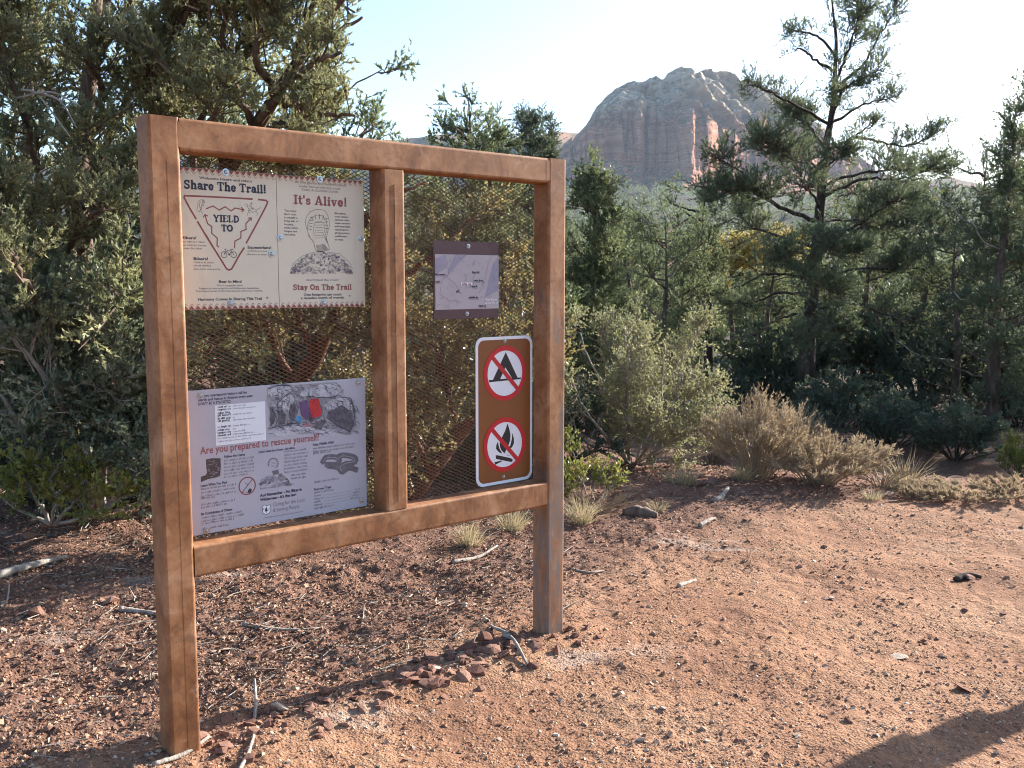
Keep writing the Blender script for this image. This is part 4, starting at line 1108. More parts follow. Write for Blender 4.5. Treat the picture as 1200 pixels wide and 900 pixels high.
# slab serif letters for the headlines: advance, then (stroke weight, points)
B_, T_ = .25, .12
def arc(cx, cy, rx, ry, a0, a1, n=9):
    return [(cx + rx * math.cos(math.radians(a)), cy + ry * math.sin(math.radians(a))) for a in np.linspace(a0, a1, n)]
def srf(x0, x1, y): return (T_, [(x0, y), (x1, y)])
GL = {
 'S': (.78, [(B_ * .85, [(.62, .76)] + arc(.38, .72, .24, .2, 40, 200) + [(.24, .56), (.5, .45)] + arc(.37, .27, .25, .22, 30, -140)), (T_, [(.64, .95), (.64, .68)]), (T_, [(.12, .04), (.12, .32)])]),
 'h': (.80, [(B_, [(.2, 0), (.2, .98)]), (B_, arc(.41, .44, .17, .19, 160, 0) + [(.58, 0)]), srf(.04, .36, .05), srf(.44, .74, .05), srf(.06, .2, .94)]),
 'a': (.70, [(B_, arc(.33, .46, .18, .17, 160, 0) + [(.51, .06), (.63, .06)]), (B_ * .75, [(.5, .36), (.3, .34)] + arc(.26, .19, .15, .14, 100, 300) + [(.5, .2)])]),
 'r': (.62, [(B_, [(.2, 0), (.2, .64)]), (B_ * .8, arc(.4, .42, .17, .19, 160, 50)), srf(.05, .4, .05), srf(.06, .2, .61), (B_, [(.48, .5), (.5, .6)])]),
 'e': (.68, [(B_, arc(.33, .33, .21, .28, 20, 325, 14)), (T_, [(.16, .34), (.56, .34)]), (B_ * .8, arc(.33, .35, .22, .27, 0, 60, 5))]),
 'T': (.86, [(B_, [(.42, 0), (.42, .95)]), (T_ * 1.3, [(.06, .93), (.78, .93)]), (T_, [(.07, .93), (.07, .7)]), (T_, [(.77, .93), (.77, .7)]), srf(.24, .6, .05)]),
 'i': (.42, [(B_, [(.21, 0), (.21, .63)]), (B_ * 1.1, [(.21, .84), (.21, .9)]), srf(.05, .37, .05), srf(.06, .2, .61)]),
 'l': (.42, [(B_, [(.21, 0), (.21, .98)]), srf(.05, .37, .05), srf(.06, .2, .94)]),
 '!': (.42, [(B_, [(.2, .32), (.2, .98)]), (B_ * 1.15, [(.2, .08), (.2, .12)])]),
 'I': (.50, [(B_ * 1.1, [(.25, 0), (.25, .97)]), srf(.05, .45, .05), srf(.05, .45, .93)]),
 't': (.50, [(B_, [(.2, .9), (.2, .2)] + arc(.34, .2, .13, .15, 180, 290, 5)), (T_ * 1.2, [(.04, .62), (.42, .62)])]),
 "'": (.26, [(B_ * .9, [(.13, .97), (.1, .72)])]),
 's': (.60, [(B_ * .8, [(.48, .5)] + arc(.3, .48, .17, .13, 40, 220, 6) + [(.36, .34)] + arc(.29, .18, .18, .14, 40, -150, 7)), (T_ * .9, [(.1, .03), (.1, .22)])]),
 'A': (.92, [(B_ * .75, [(.14, .03), (.42, .97)]), (B_ * 1.1, [(.46, .97), (.72, .03)]), (T_, [(.26, .32), (.62, .32)]), srf(.02, .3, .05), srf(.54, .9, .05)]),
 'v': (.72, [(B_ * 1.05, [(.16, .62), (.35, .03)]), (B_ * .7, [(.37, .03), (.55, .62)]), srf(.02, .3, .62), srf(.42, .68, .62)]),
 'Y': (.92, [(B_ * 1.1, [(.14, .94), (.45, .45)]), (B_ * .75, [(.76, .94), (.47, .45)]), (B_ * 1.1, [(.45, 0), (.45, .45)]), srf(.02, .3, .94), srf(.6, .9, .94), srf(.26, .64, .05)]),
 'E': (.84, [(B_ * 1.1, [(.2, 0), (.2, .97)]), (T_, [(.05, .93), (.72, .93)]), (T_, [(.05, .05), (.74, .05)]), (T_, [(.2, .5), (.52, .5)]), (T_, [(.71, .93), (.71, .7)]), (T_, [(.73, .05), (.73, .3)])]),
 'L': (.80, [(B_ * 1.1, [(.2, 0), (.2, .97)]), srf(.05, .4, .93), (T_, [(.05, .05), (.7, .05)]), (T_, [(.69, .05), (.69, .32)])]),
 'D': (.92, [(B_ * 1.1, [(.2, 0), (.2, .97)]), (B_ * .9, [(.2, .92)] + arc(.42, .49, .34, .43, 90, -90, 12) + [(.2, .06)]), srf(.05, .3, .93), srf(.05, .3, .05)]),
 'O': (.96, [(B_, arc(.47, .49, .35, .41, 0, 360, 20))]),
 'n': (.80, [(B_, [(.2, 0), (.2, .64)]), (B_, arc(.41, .44, .17, .19, 160, 0) + [(.58, 0)]), srf(.04, .36, .05), srf(.44, .74, .05), srf(.06, .2, .61)]),
 'y': (.72, [(B_ * 1.05, [(.16, .62), (.36, .05)]), (B_ * .7, [(.56, .62), (.36, .03), (.28, -.18), (.12, -.2)]), srf(.02, .3, .62), srf(.44, .7, .62)]),
}

M['ink'] = plain('dark blue black print', (.035, .035, .06), .5, .3, .1)
M['ink_soft'] = plain('faded dark print', (.16, .14, .16), .5, .3, .1)
M['ink_red'] = plain('brown red print', (.26, .075, .07), .5, .3, .1)
M['ink_red2'] = plain('faded red print', (.30, .10, .10), .5, .3, .1)
M['grey1'] = plain('grey print', (.30, .29, .32), .5, .3, .25, 60)
M['grey2'] = plain('pale grey print', (.46, .46, .50), .5, .3, .2, 60)
M['grey3'] = plain('dark grey print', (.14, .13, .15), .5, .3, .3, 60)
def sheet_mat(name, a, b, dirt, rough=.4):
    t = NT(name)
    p = t.geo()['Position']
    n = t.noise(p, 3.5, 4, .6); n2 = t.noise(t.mapping(p, (30, 30, 6)), 1., 4, .65)
    c = t.ramp(n, [(.3, a), (.7, b)])
    c = t.mix(t.math('MULTIPLY', t.ramp(n2, [(.58, (0, 0, 0)), (.75, (1, 1, 1))]), .22), c, dirt)
    return t.done(t.bsdf(c, rough, .4))
M['beige'] = sheet_mat('beige enamel sheet', (.60, .54, .415), (.66, .60, .475), (.44, .34, .24))
M['lilac'] = sheet_mat('faded lilac printed sheet', (.385, .38, .435), (.44, .435, .49), (.36, .34, .36))
M['paper'] = plain('white paper sheet', (.74, .76, .80), .7, .2, .03)
M['maroon'] = plain('brown purple board', (.095, .05, .055), .5, .35, .2, 12)
M['map'] = sheet_mat('map print', (.36, .32, .35), (.45, .39, .41), (.30, .27, .32))
M['sign_brown'] = sheet_mat('brown sign enamel', (.20, .065, .018), (.235, .08, .022), (.15, .05, .015), .35)
M['white'] = plain('white sign sheeting', (.78, .78, .80), .4, .4, .03)
M['red'] = plain('red sign sheeting', (.52, .015, .025), .35, .4, .06)
M['black'] = plain('black sign print', (.018, .015, .018), .4, .4, .1)
M['steel'] = plain('zinc plated steel', (.40, .43, .48), .25, .5, .1, 80, 0, .85)
M['bolt_dark'] = plain('dull zinc washer', (.35, .36, .38), .4, .5, .15, 80, 0, .8)

def bolt(parent, uz, v=.082, r=.0125):
    mb = MB()
    prof = [(r, 0.), (r, .0016), (r * .55, .0017), (r * .55, .004), (r * .38, .0062), (.0001, .0068)]
    n = 14; t = np.arange(n) * 2 * PI / n
    V = np.vstack([K(uz[0] + pr * np.cos(t), np.full(n, v - h - .0001), uz[1] + pr * np.sin(t)) for pr, h in prof])
    i = np.arange(len(prof) - 1)[:, None] * n; j = np.arange(n)[None]
    mb.add(V, np.stack([i + j, i + (j + 1) % n, i + n + (j + 1) % n, i + n + j], -1).reshape(-1, 4))
    mb.build('bolt', M['steel'], parent, False)

def at_crop(ox, oy, s, v=.082):
    return lambda x, y: S2(ox + x / s, oy + y / s, v)

def txt(ink, st, a, b, cap, bold=.012):
    ink.text(st, (a[0], (a[1] + b[1]) / 2), b[0] - a[0], cap, bold)

def teeth(parent, u0, u1, z, h, n, sign, m):
    i = Ink(); p = (u1 - u0) / n
    for k in range(n):
        i.poly([(u0 + k * p, z), (u0 + (k + 1) * p, z), (u0 + (k + .5) * p, z + sign * h)][::sign if sign > 0 else -1])
    i.build('zigzag_border', m, parent)
    i = Ink()
    for k in range(n):
        i.line([(u0 + (k + .08) * p, z + sign * h * .45), (u0 + (k + .5) * p, z + sign * h * 1.45), (u0 + (k + .8) * p, z + sign * h * 1.1)], .0016)
    i.build('zigzag_outline', M['ink_red2'], parent)

def sign_root(name, u0, u1, z0, label):
    return empty(name, K(np.array((u0 + u1) / 2), np.array(.0835), np.array(z0)), label, 'sign')

# --- beige sign: share the trail
def sign_share():
    u0, u1, z0, z1 = .121, .4795, 1.4985, 1.9705
    r = sign_root('trail_sign', u0, u1, z0, 'beige sign headed Share The Trail! with a red yield triangle')
    bevbox('sheet', u0, u1, .082, .085, z0, z1, M['beige'], r, .0008)
    a1 = at_crop(210, 195, 9.475); a2 = at_crop(210, 275, 10.)
    teeth(r, u0 + .003, u1 - .001, z1 - .001, .013, 16, -1, M['ink_red']); teeth(r, u0 + .003, u1 - .001, z0 + .001, .013, 16, 1, M['ink_red'])
    i = Ink(); p, q = a1(50, 245), a1(968, 298)
    i.slab('Share The Trail!', (p[0], (p[1] + q[1]) / 2), q[0] - p[0], .028); i.build('headline', M['ink'], r)
    i = Ink(); p, q = a1(380, 612), a1(668, 622); i.slab('YIELD', (p[0], (p[1] + q[1]) / 2), q[0] - p[0], .0225)
    p, q = a1(468, 718), a1(598, 724); i.slab('TO', (p[0], (p[1] + q[1]) / 2), q[0] - p[0], .0225); i.build('yield_lettering', M['ink'], r)
    i = Ink()
    txt(i, 'Welcome hikers and riders', a1(222, 138), a1(808, 178), .0085, .02)
    i.build('small_print', M['ink'], r, kind='stuff')
    i = Ink()
    txt(i, 'Hikers!', a2(20, 52), a2(200, 52), .0095, .03); txt(i, 'Bikers!', a2(168, 297), a2(338, 299), .0095, .03)
    txt(i, 'Equestrians!', a2(802, 163), a2(1080, 167), .0095, .03); txt(i, 'Bear In Mind', a2(465, 565), a2(730, 563), .009, .03)
    txt(i, 'Harmony Comes In Sharing This Trail', a2(220, 775), a2(970, 762), .0095, .025)
    i.build('bold_print', M['ink'], r, kind='stuff')
    i = Ink()
    for s, x0, x1, y in (('Stay right for riders', 20, 300, 93), ('Step aside for horses', 20, 318, 133), ('Listen for bikes', 40, 270, 170),
                         ('Yield to all others', 178, 405, 335), ('Avoid skidding', 178, 370, 372), ('Slow down when passing', 178, 482, 412),
                         ('Control your horse', 806, 1028, 200), ('Be alert to bikes', 806, 1020, 240),
                         ('This is a popular place.', 440, 750, 603), ('Respect private property and Wilderness boundaries.', 235, 940, 637), ('Your future access to this trail depends upon your courtesy.', 192, 980, 668)):
        txt(i, s, a2(x0, y), a2(x1, y), .0062, .008)
    for y, xs in ((335, (170,)), (372, (170,)), (412, (170,)), (200, (800,)), (240, (800,))):
        i.disc(a2(xs[0], y - 6), .0014, 8)
    i.build('small_print', M['ink_soft'], r, kind='stuff')
    # hand drawn triangle with three breaks
    i = Ink()
    for pl, f in (([(58, 325), (300, 335), (560, 348), (810, 363)], a1), ([(880, 368), (965, 378), (982, 395), (960, 450), (860, 640), (745, 850)], a1), ([(58, 330), (55, 350), (120, 470), (185, 580)], a1), ([(205, 615), (300, 775), (390, 920)], a1)):
        i.line([f(*p) for p in pl], .0058)
    i.line([a2(*p) for p in [(310, 0), (400, 150), (500, 310), (555, 400), (585, 415), (615, 400), (650, 340), (710, 230), (760, 155)]], .0058)
    i.build('yield_triangle', M['ink_red'], r)
    for pl, hd in (([(300, 470), (375, 440), (445, 485), (510, 448), (575, 495), (622, 462), (712, 482)], [(690, 455), (718, 484), (694, 502)]),
                   ([(440, 895), (420, 880), (422, 795), (360, 742), (362, 668), (315, 635), (288, 548)], [(268, 562), (285, 536), (315, 550)]),
                   ([(615, 905), (618, 830), (685, 795), (685, 722), (742, 700), (740, 635), (795, 580)], [(765, 576), (800, 570), (800, 602)])):
        i = Ink(); i.line([a1(*p) for p in pl], .004); i.line([a1(*p) for p in hd], .0038); i.build('zigzag_arrow', M['ink_red'], r)
    # stick figures: hiker with pack, rider on horse, bicycle
    i = Ink()
    h = lambda *P: [a1(*p) for p in P]
    i.line(h((255, 395), (250, 450), (225, 500)), .0016); i.line(h((250, 450), (240, 490), (262, 525)), .0016); i.line(h((235, 372), (210, 400), (195, 500)), .0012)
    i.line(h((240, 400), (225, 410), (222, 450), (245, 455)), .0014); i.line(h((265, 398), (285, 402), (270, 375), (245, 368)), .0014)
    i.ring(a1(265, 380), .0022, .0036, 12); i.line(h((255, 410), (275, 430), (240, 440)), .0012); i.line(h((215, 500), (228, 502)), .0016); i.build('hiker_drawing', M['ink_soft'], r)
    i = Ink()
    i.line(h((752, 440), (775, 475), (765, 510), (755, 545)), .0015); i.line(h((775, 475), (815, 512), (850, 500), (865, 480), (905, 455)), .0015); i.line(h((850, 500), (870, 520), (862, 550)), .0015)
    i.line(h((725, 425), (752, 415), (765, 440), (745, 445)), .0013); i.line(h((800, 400), (795, 450), (815, 480)), .0017); i.ring(a1(802, 412), .0018, .0034, 12); i.line(h((775, 430), (800, 445), (830, 465)), .0013)
    i.line(h((780, 480), (775, 510), (790, 515)), .0013); i.line(h((770, 460), (830, 470), (845, 480)), .0012); i.build('rider_drawing', M['ink_soft'], r)
    i = Ink()
    c1, c2 = a2(525, 235), a2(638, 235)
    for c in (c1, c2): i.ring(c, .0092, .0112, 24); i.disc(c, .0015, 8)
    h = lambda *P: [a2(*p) for p in P]
    i.line(h((525, 235), (560, 188), (612, 188), (638, 235)), .0016); i.line(h((560, 190), (585, 235), (612, 190)), .0016); i.line(h((525, 235), (545, 180), (530, 172), (556, 166)), .0014); i.line(h((600, 176), (632, 172)), .002)
    i.disc(a2(585, 235), .003, 10); i.build('bicycle_drawing', M['ink'], r)
    i = Ink(); i.ring(a2(1030, 738), .002, .0034, 12); i.line([a2(1012, 738), a2(1050, 738)], .0012); i.line([a2(1030, 715), a2(1030, 760)], .0012); i.build('emblem', M['ink_soft'], r)
    for p in ((264.4, 201.7), (318.2, 297.6), (270.3, 355.6)): bolt(r, S2(*p))
sign_share()

def boot_print(i, f, k, w, pts, inner):
    """outline of a boot sole with lugs"""
    i.line([f(*p) for p in pts], w)
    for a, b in inner: i.line([f(*a), f(*b)], w * 1.25)

def rubble(i, f, rng, x0, x1, yt, yb, n, s, w):
    """sketched heap of crushed soil: small loops and hatch strokes under an arched top"""
    for _ in range(n):
        x = rng.uniform(x0, x1); t = (x - x0) / (x1 - x0)
        top = yb - (yb - yt) * math.sin(PI * t) ** .6
        y = rng.uniform(top, yb)
        q = s * rng.uniform(.5, 1.3); m = rng.integers(4, 8); a = rng.uniform(0, 6.28)
        lp = [f(x + q * math.cos(a + k * 6.28 / m) * rng.uniform(.6, 1.2), y + q * math.sin(a + k * 6.28 / m) * rng.uniform(.6, 1.2)) for k in range(m)]
        if rng.random() < .08: i.poly(lp[::-1])
        else: i.line(lp, w, rng.random() < .5)

SOLE = [(405, 740), (385, 690), (380, 620), (400, 560), (440, 510), (500, 485), (560, 480), (620, 495), (655, 545), (675, 620), (675, 700), (655, 760), (640, 830), (650, 900)]
# --- beige sign: it's alive
def sign_alive():
    u0, u1, z0, z1 = .4817, .840, 1.4985, 1.969
    r = sign_root('trail_sign', u0, u1, z0, "beige sign headed It's Alive! with a boot sole drawing")
    bevbox('sheet', u0, u1, .082, .085, z0, z1, M['beige'], r, .0008)
    b1 = at_crop(322, 200, 10.59); b2 = at_crop(322, 275, 10.345)
    teeth(r, u0 + .002, u1 - .003, z1 - .001, .013, 16, -1, M['ink_red']); teeth(r, u0 + .002, u1 - .003, z0 + .001, .013, 16, 1, M['ink_red'])
    i = Ink(); p, q = b1(230, 415), b1(900, 440); i.slab("It's Alive!", (p[0], (p[1] + q[1]) / 2), q[0] - p[0], .031)
    i.build('headline', M['ink_red'], r)
    i = Ink(); p, q = b2(220, 672), b2(932, 662); i.slab('Stay On The Trail', (p[0], (p[1] + q[1]) / 2), q[0] - p[0], .0195); i.build('headline', M['ink_red'], r)
    i = Ink()
    for s, x0, x1, ya, yb in (('At first glance the desert topsoil', 245, 878, 158, 192), ('looks like an old dry crust', 300, 815, 208, 232), ('TAKE A CLOSER LOOK', 330, 790, 255, 272)):
        txt(i, s, b1(x0, ya), b1(x1, yb), .0082, .012)
    txt(i, "Don't bust the crust!", b2(385, 562), b2(772, 558), .0078, .012)
    i.build('small_print', M['ink_soft'], r, kind='stuff')
    i = Ink(); txt(i, 'One footprint can crush', b2(350, 742), b2(808, 735), .009, .03); txt(i, "a decade's worth of growth.", b2(315, 782), b2(845, 774), .009, .03); i.build('bold_print', M['ink'], r, kind='stuff')
    i = Ink()
    for k, s in enumerate(('That crusty', 'black crust', 'is actually a', 'living skin of', 'bacteria,', 'moss, lichen', 'fungus and', 'microbes.')):
        txt(i, s, b1(118, 508 + k * 42), b1((270, 268, 282, 292, 235, 290, 275, 258)[k], 512 + k * 42), .0072, .012)
    for k, s in enumerate(('Microphytic', 'crust retains', 'rainwater, slows', 'water erosion', 'and nourishes', 'seed beds for', 'all plants from', 'wildflowers', 'to trees.')):
        txt(i, s, b1(745, 540 + k * 40.5), b1((880, 910, 925, 935, 935, 915, 925, 900, 850)[k], 544 + k * 40.5), .0072, .012)
    i.build('small_print', M['ink'], r, kind='stuff')
    i = Ink(); rng = np.random.default_rng(5)
    lugs = [((400 + 12 * k, 720 - 35 * k), (455 + 6 * k, 730 - 38 * k)) for k in range(5)] + [((660 - 2 * k, 720 - 42 * k), (625 - 4 * k, 712 - 36 * k)) for k in range(4)] + [((500, 545), (505, 600)), ((555, 540), (556, 600)), ((610, 555), (590, 605)), ((445, 570), (480, 615))]
    boot_print(i, b1, 0, .0014, SOLE, lugs)
    i.line([b1(*p) for p in [(440, 830), (400, 740), (410, 650), (450, 585), (520, 550), (590, 560), (640, 620), (650, 700), (620, 830)]], .0012)
    i.line([b1(*p) for p in [(485, 800), (480, 700), (500, 640), (555, 625), (605, 645), (620, 720), (605, 800)]], .001)
    for k in range(7): i.line([b1(500, 645 + 32 * k), b1(600, 640 + 32 * k)], .001)
    i.line([b2(*p) for p in [(400, 0), (470, 90), (490, 180), (510, 205)]], .0014); i.line([b2(*p) for p in [(590, 0), (640, 90), (665, 180)]], .0012); i.line([b2(*p) for p in [(610, 40), (640, 100)]], .002)
    for k in range(7): i.line([b2(500 + 4 * k, 130 + 12 * k), b2(600 + 10 * k, 120 + 11 * k)], .0014)
    i.line([b2(510, 200), b2(600, 208)], .003); i.build('sole_drawing', M['ink'], r)
    i = Ink(); rubble(i, b2, rng, 195, 935, 200, 470, 420, 13, .0009)
    for c in ((250, 375), (600, 320), (560, 370), (740, 335), (620, 372), (440, 290)): i.disc(b2(*c), .003, 7)
    i.line([b2(*p) for p in [(190, 430), (230, 340), (330, 260), (480, 210)]], .0012); i.line([b2(*p) for p in [(660, 215), (780, 230), (900, 330), (940, 410), (870, 440)]], .0012)
    i.build('rubble_drawing', M['ink_soft'], r)
    i = Ink(); i.ring(b2(908, 742), .002, .0034, 12); i.line([b2(890, 742), b2(926, 742)], .0012); i.build('emblem', M['ink_soft'], r)
    for p in ((374.8, 210), (328.3, 278.6), (421.6, 280.3), (379.4, 354.8)): bolt(r, S2(*p))
sign_alive()

# --- lilac sign about rescue
def sign_rescue():
    u0, u1, z0, z1 = .130, .8335, .7235, 1.2255
    r = sign_root('trail_sign', u0, u1, z0, 'large faded lilac sign asking Are you prepared to rescue yourself?')
    bevbox('sheet', u0, u1, .082, .085, z0, z1, M['lilac'], r, .0008)
    c1 = at_crop(226, 445, 9.471); c2 = at_crop(226, 525, 8.183); c3 = at_crop(320, 440, 10.); c4 = at_crop(300, 515, 9.)
    rng = np.random.default_rng(8)
    i = Ink(); a, b = c1(80, 838), c3(540, 748); txt(i, 'Are you prepared to rescue yourself?', a, b, .026, .022); i.build('headline', M['ink_red2'], r)
    i = Ink()
    txt(i, 'you unprepared visitors call for', c1(125, 192), c1(605, 150), .0095, .03); txt(i, 'search and rescue in Arizona every year-', c1(58, 240), c1(672, 190), .0095, .03); txt(i, "DON'T BE A STATISTIC!", c1(58, 285), c1(418, 255), .0095, .03)
    for s, a, b in (('Follow the Cairns', c2(300, 95), c2(500, 72)), ("Don't bust the Crust - it's Alive", c4(28, 147), c4(408, 97)), ('Keep Wildlife Wild!', c4(600, 70), c4(818, 38)),
                    ('Leave What You Find', c2(75, 375), c2(328, 338)), ('Be Considerate of Others', c2(80, 645), c2(378, 598)), ('Pack your Trash', c4(612, 540), c4(792, 510))):
        txt(i, s, a, b, .009, .03)
    txt(i, 'And Remember - No Bikes in', c4(42, 608), c4(482, 538), .011, .035); txt(i, "Wilderness - it's the law!", c4(42, 655), c4(425, 590), .011, .035)
    i.build('bold_print', M['ink'], r, kind='stuff')
    # blocks of print too small to read
    i = Ink()
    def block(f, x0, y0, x1, y1, dy, n, slope, cut=0, xh=.0052):
        for k in range(n):
            a = f(x0, y0 + dy * k); b = f(x1 - (cut if k == n - 1 else rng.uniform(0, 14)), y1 + dy * k)
            i.bars((a[0], (a[1] + b[1]) / 2 + .0), b[0] - a[0], xh, rng, .34)
    block(c2, 302, 130, 598, 92, 32, 6, 0, 60); block(c2, 78, 405, 425, 352, 35, 4, 0, 200); block(c2, 82, 555, 418, 500, 32, 2, 0, 80); block(c2, 85, 680, 505, 610, 32, 3, 0, 100); block(c2, 85, 785, 350, 742, 32, 1, 0)
    block(c4, 300, 140, 555, 105, 36, 7, 0); block(c4, 370, 390, 550, 360, 34, 2, 0); block(c4, 605, 110, 1050, 45, 33, 3, 0, 260); block(c4, 45, 525, 405, 478, 30, 1, 0); block(c4, 612, 460, 900, 415, 30, 1, 0)
    block(c4, 612, 568, 825, 538, 30, 1, 0); block(c4, 80, 832, 500, 765, 30, 1, 0, 0, .003); block(c4, 615, 735, 830, 700, 30, 1, 0)
    for k in range(4): block(c4, 612, 605 + 32 * k, 690 + 20 * (k % 2), 592 + 32 * k, 30, 1, 0); block(c4, 1040 - 15 * k, 535 + 31 * k, 1105, 525 + 31 * k, 30, 1, 0); i.line([c4(720, 588 + 32 * k), c4(1020 - 15 * k, 540 + 31 * k)], .0007)
    i.build('small_print', M['ink_soft'], r, kind='stuff')
    i = Ink(); txt(i, 'Caring for the Land', c4(182, 705), c4(510, 655), .015, -.004); txt(i, '& Serving People', c4(182, 765), c4(455, 722), .015, -.004); i.build('agency_motto', M['ink_soft'], r)
    # picture of a pack between boulders
    def P(f, pts): return [f(*p) for p in pts]
    i = Ink(); i.poly(P(c3, [(-70, 150), (0, 115), (100, 95), (200, 100), (260, 110), (330, 100), (480, 95), (580, 85), (740, 80), (800, 130), (815, 200), (790, 250), (900, 255), (945, 300), (960, 380), (985, 420), (970, 580), (930, 680), (860, 700), (760, 660), (660, 620), (560, 600), (480, 620), (430, 560), (240, 570), (60, 610), (-60, 650), (-20, 480), (-80, 300)])[::-1])
    i.build('boulder_drawing', M['grey1'], r)
    i = Ink(v0=.0813)
    for pl in ([(-60, 160), (60, 120), (190, 125), (230, 170), (130, 240), (0, 260), (-60, 220)], [(60, 330), (110, 250), (220, 220), (250, 280), (190, 420), (150, 440), (100, 400)], [(430, 160), (560, 100), (730, 95), (800, 150), (800, 215), (700, 245), (560, 255), (420, 240)], [(590, 360), (680, 280), (840, 260), (930, 320), (930, 410), (880, 400), (800, 340), (700, 400), (620, 395)], [(480, 640), (700, 640), (860, 700), (740, 720), (600, 690)], [(-50, 660), (240, 590), (430, 580), (480, 640), (300, 680), (150, 720), (0, 700)], [(300, 240), (380, 150), (420, 170), (400, 250)]):
        i.poly(P(c3, pl)[::-1]); i.build('boulder_highlight', M['grey2'], r); i = Ink(v0=.0813)
    i = Ink(v0=.08125)
    for pl in ([(630, 490), (640, 420), (700, 410), (800, 345), (870, 400), (930, 440), (930, 600), (900, 660), (760, 590), (660, 520)], [(430, 300), (520, 260), (585, 400), (570, 480), (460, 540), (420, 520)], [(50, 420), (100, 400), (150, 470), (140, 560), (60, 590)], [(-40, 400), (0, 360), (30, 460), (10, 560), (-30, 590)], [(200, 330), (260, 330), (290, 440), (240, 540), (180, 480)], [(490, 560), (560, 520), (620, 540), (560, 640), (490, 620)]):
        i.poly(P(c3, pl)[::-1]); i.build('boulder_shade', M['grey3'], r); i = Ink(v0=.08125)
    i = Ink(v0=.0808)
    for _ in range(620):
        x, y = rng.uniform(-60, 960), rng.uniform(95, 690)
        a = rng.uniform(-.3, 1.2) if y < 560 else rng.uniform(-.5, 0); L = rng.uniform(10, 55)
        if x > 800 and y < 260: continue
        i.line(P(c3, [(x, y), (x + L * math.cos(a), y + L * math.sin(a)), (x + L * 1.6 * math.cos(a + .5), y + L * 1.6 * math.sin(a + .5))]), rng.uniform(.0006, .0014))
    for pl in ([(-60, 160), (60, 115), (190, 120), (235, 170), (130, 250), (50, 330), (60, 430)], [(420, 240), (560, 260), (720, 250), (820, 170)], [(620, 490), (660, 520), (760, 590), (900, 665), (930, 600), (960, 420), (910, 270), (800, 250)], [(800, 345), (880, 410), (960, 420)], [(-60, 620), (60, 600), (240, 560)]):
        i.line(P(c3, pl), .0022)
    i.build('boulder_linework', M['ink'], r)
    for nm, pl, m in (('pack_drawing', [(415, 300), (440, 275), (515, 265), (535, 285), (565, 440), (550, 470), (470, 500), (445, 490)], plain('red pack print', (.50, .035, .04), .5, .3, .1)),
                      ('bedroll_drawing', [(305, 320), (400, 280), (425, 480), (385, 520), (330, 470)], plain('purple print', (.13, .07, .17), .5, .3, .1)),
                      ('bottle_drawing', [(262, 500), (300, 465), (330, 490), (335, 535), (300, 558), (275, 540)], plain('blue print', (.08, .30, .58), .5, .3, .1)),
                      ('scarf_drawing', [(330, 580), (420, 550), (450, 570), (440, 600), (350, 605)], plain('faded pink print', (.40, .20, .24), .5, .3, .1))):
        i = Ink(v0=.0804); i.poly(P(c3, pl)[::-1]); i.build(nm, m, r)
    # paper list stuck over it
    q = P(c1, [(243, 300), (800, 225), (825, 655), (285, 745)])
    bevbox('paper_list', q[0][0], q[1][0], .0813, .08165, (q[2][1] + q[3][1]) / 2, (q[0][1] + q[1][1]) / 2, M['paper'], r, 0)
    i = Ink(v0=.0811)
    for k, (x1, bold) in enumerate(((595, 1), (710, 1), (410, 1), (665, 1), (465, 1), (700, 1), (470, 0), (640, 1), (480, 1), (585, 1), (690, 1), (785, 0), (650, 0))):
        y = 318 + 31.5 * k
        a = c1(275 if k != 6 else 325, y + 3); b = c1(x1, y - .135 * (x1 - 275) + 3)
        if bold: i.bars((a[0], (a[1] + b[1]) / 2), min(.05, b[0] - a[0]), .0050, rng, .5)
        if b[0] - a[0] > .06: i.bars((a[0] + (.056 if bold else 0), (a[1] + b[1]) / 2), b[0] - a[0] - (.056 if bold else 0), .0038, rng, .26)
    i.build('list_print', M['ink'], r)
    # small pictures: cairn, ban ring, sole on soil, snake, shield
    i = Ink(); i.poly(P(c2, [(125, 110), (180, 98), (265, 98), (268, 180), (262, 270), (210, 285), (140, 300), (78, 328), (76, 275), (120, 262), (135, 240), (128, 180)])[::-1]); i.build('cairn_drawing', plain('dark brown print', (.085, .06, .06), .5, .3, .3, 80), r)
    i = Ink(v0=.0813)
    for _ in range(40):
        x, y = rng.uniform(135, 255), rng.uniform(115, 280); i.line(P(c2, [(x, y), (x + rng.uniform(8, 22), y - 3)]), .0012)
    i.build('cairn_highlight', M['grey1'], r)
    i = Ink(); c = c2(521, 363); rr = np.linalg.norm(c2(521, 275) - c); i.ring(c, rr - .0045, rr, 40); d = np.array([.68, .73]) * (rr - .002); i.line([c - d, c + d], .0032); i.build('ban_ring', M['ink_red'], r)
    i = Ink(); i.poly(P(c2, [(525, 415), (545, 385), (565, 395), (560, 420), (535, 432)])[::-1]); i.line(P(c2, [(500, 330), (520, 350), (535, 345)]), .0015); i.line(P(c2, [(480, 420), (520, 425), (560, 430)]), .0015); i.build('ban_picture', M['ink'], r)
    i = Ink()
    i.ring(c4(180, 255), .0185, .0215, 20, -1.1, 3.6)
    for k in range(9):
        t = math.radians(-30 + k * 27); i.line([c4(180, 255) + .0145 * np.array([math.cos(t), math.sin(t)]), c4(180, 255) + .0195 * np.array([math.cos(t), math.sin(t)])], .0022)
    for k in range(4): i.line(P(c4, [(160, 245 + 14 * k), (205, 240 + 14 * k)]), .001)
    i.poly(P(c4, [(165, 335), (235, 315), (240, 360), (185, 375)])[::-1]); rubble(i, c4, rng, 40, 360, 360, 480, 90, 14, .0011); i.build('sole_drawing', M['ink_soft'], r)
    i = Ink()
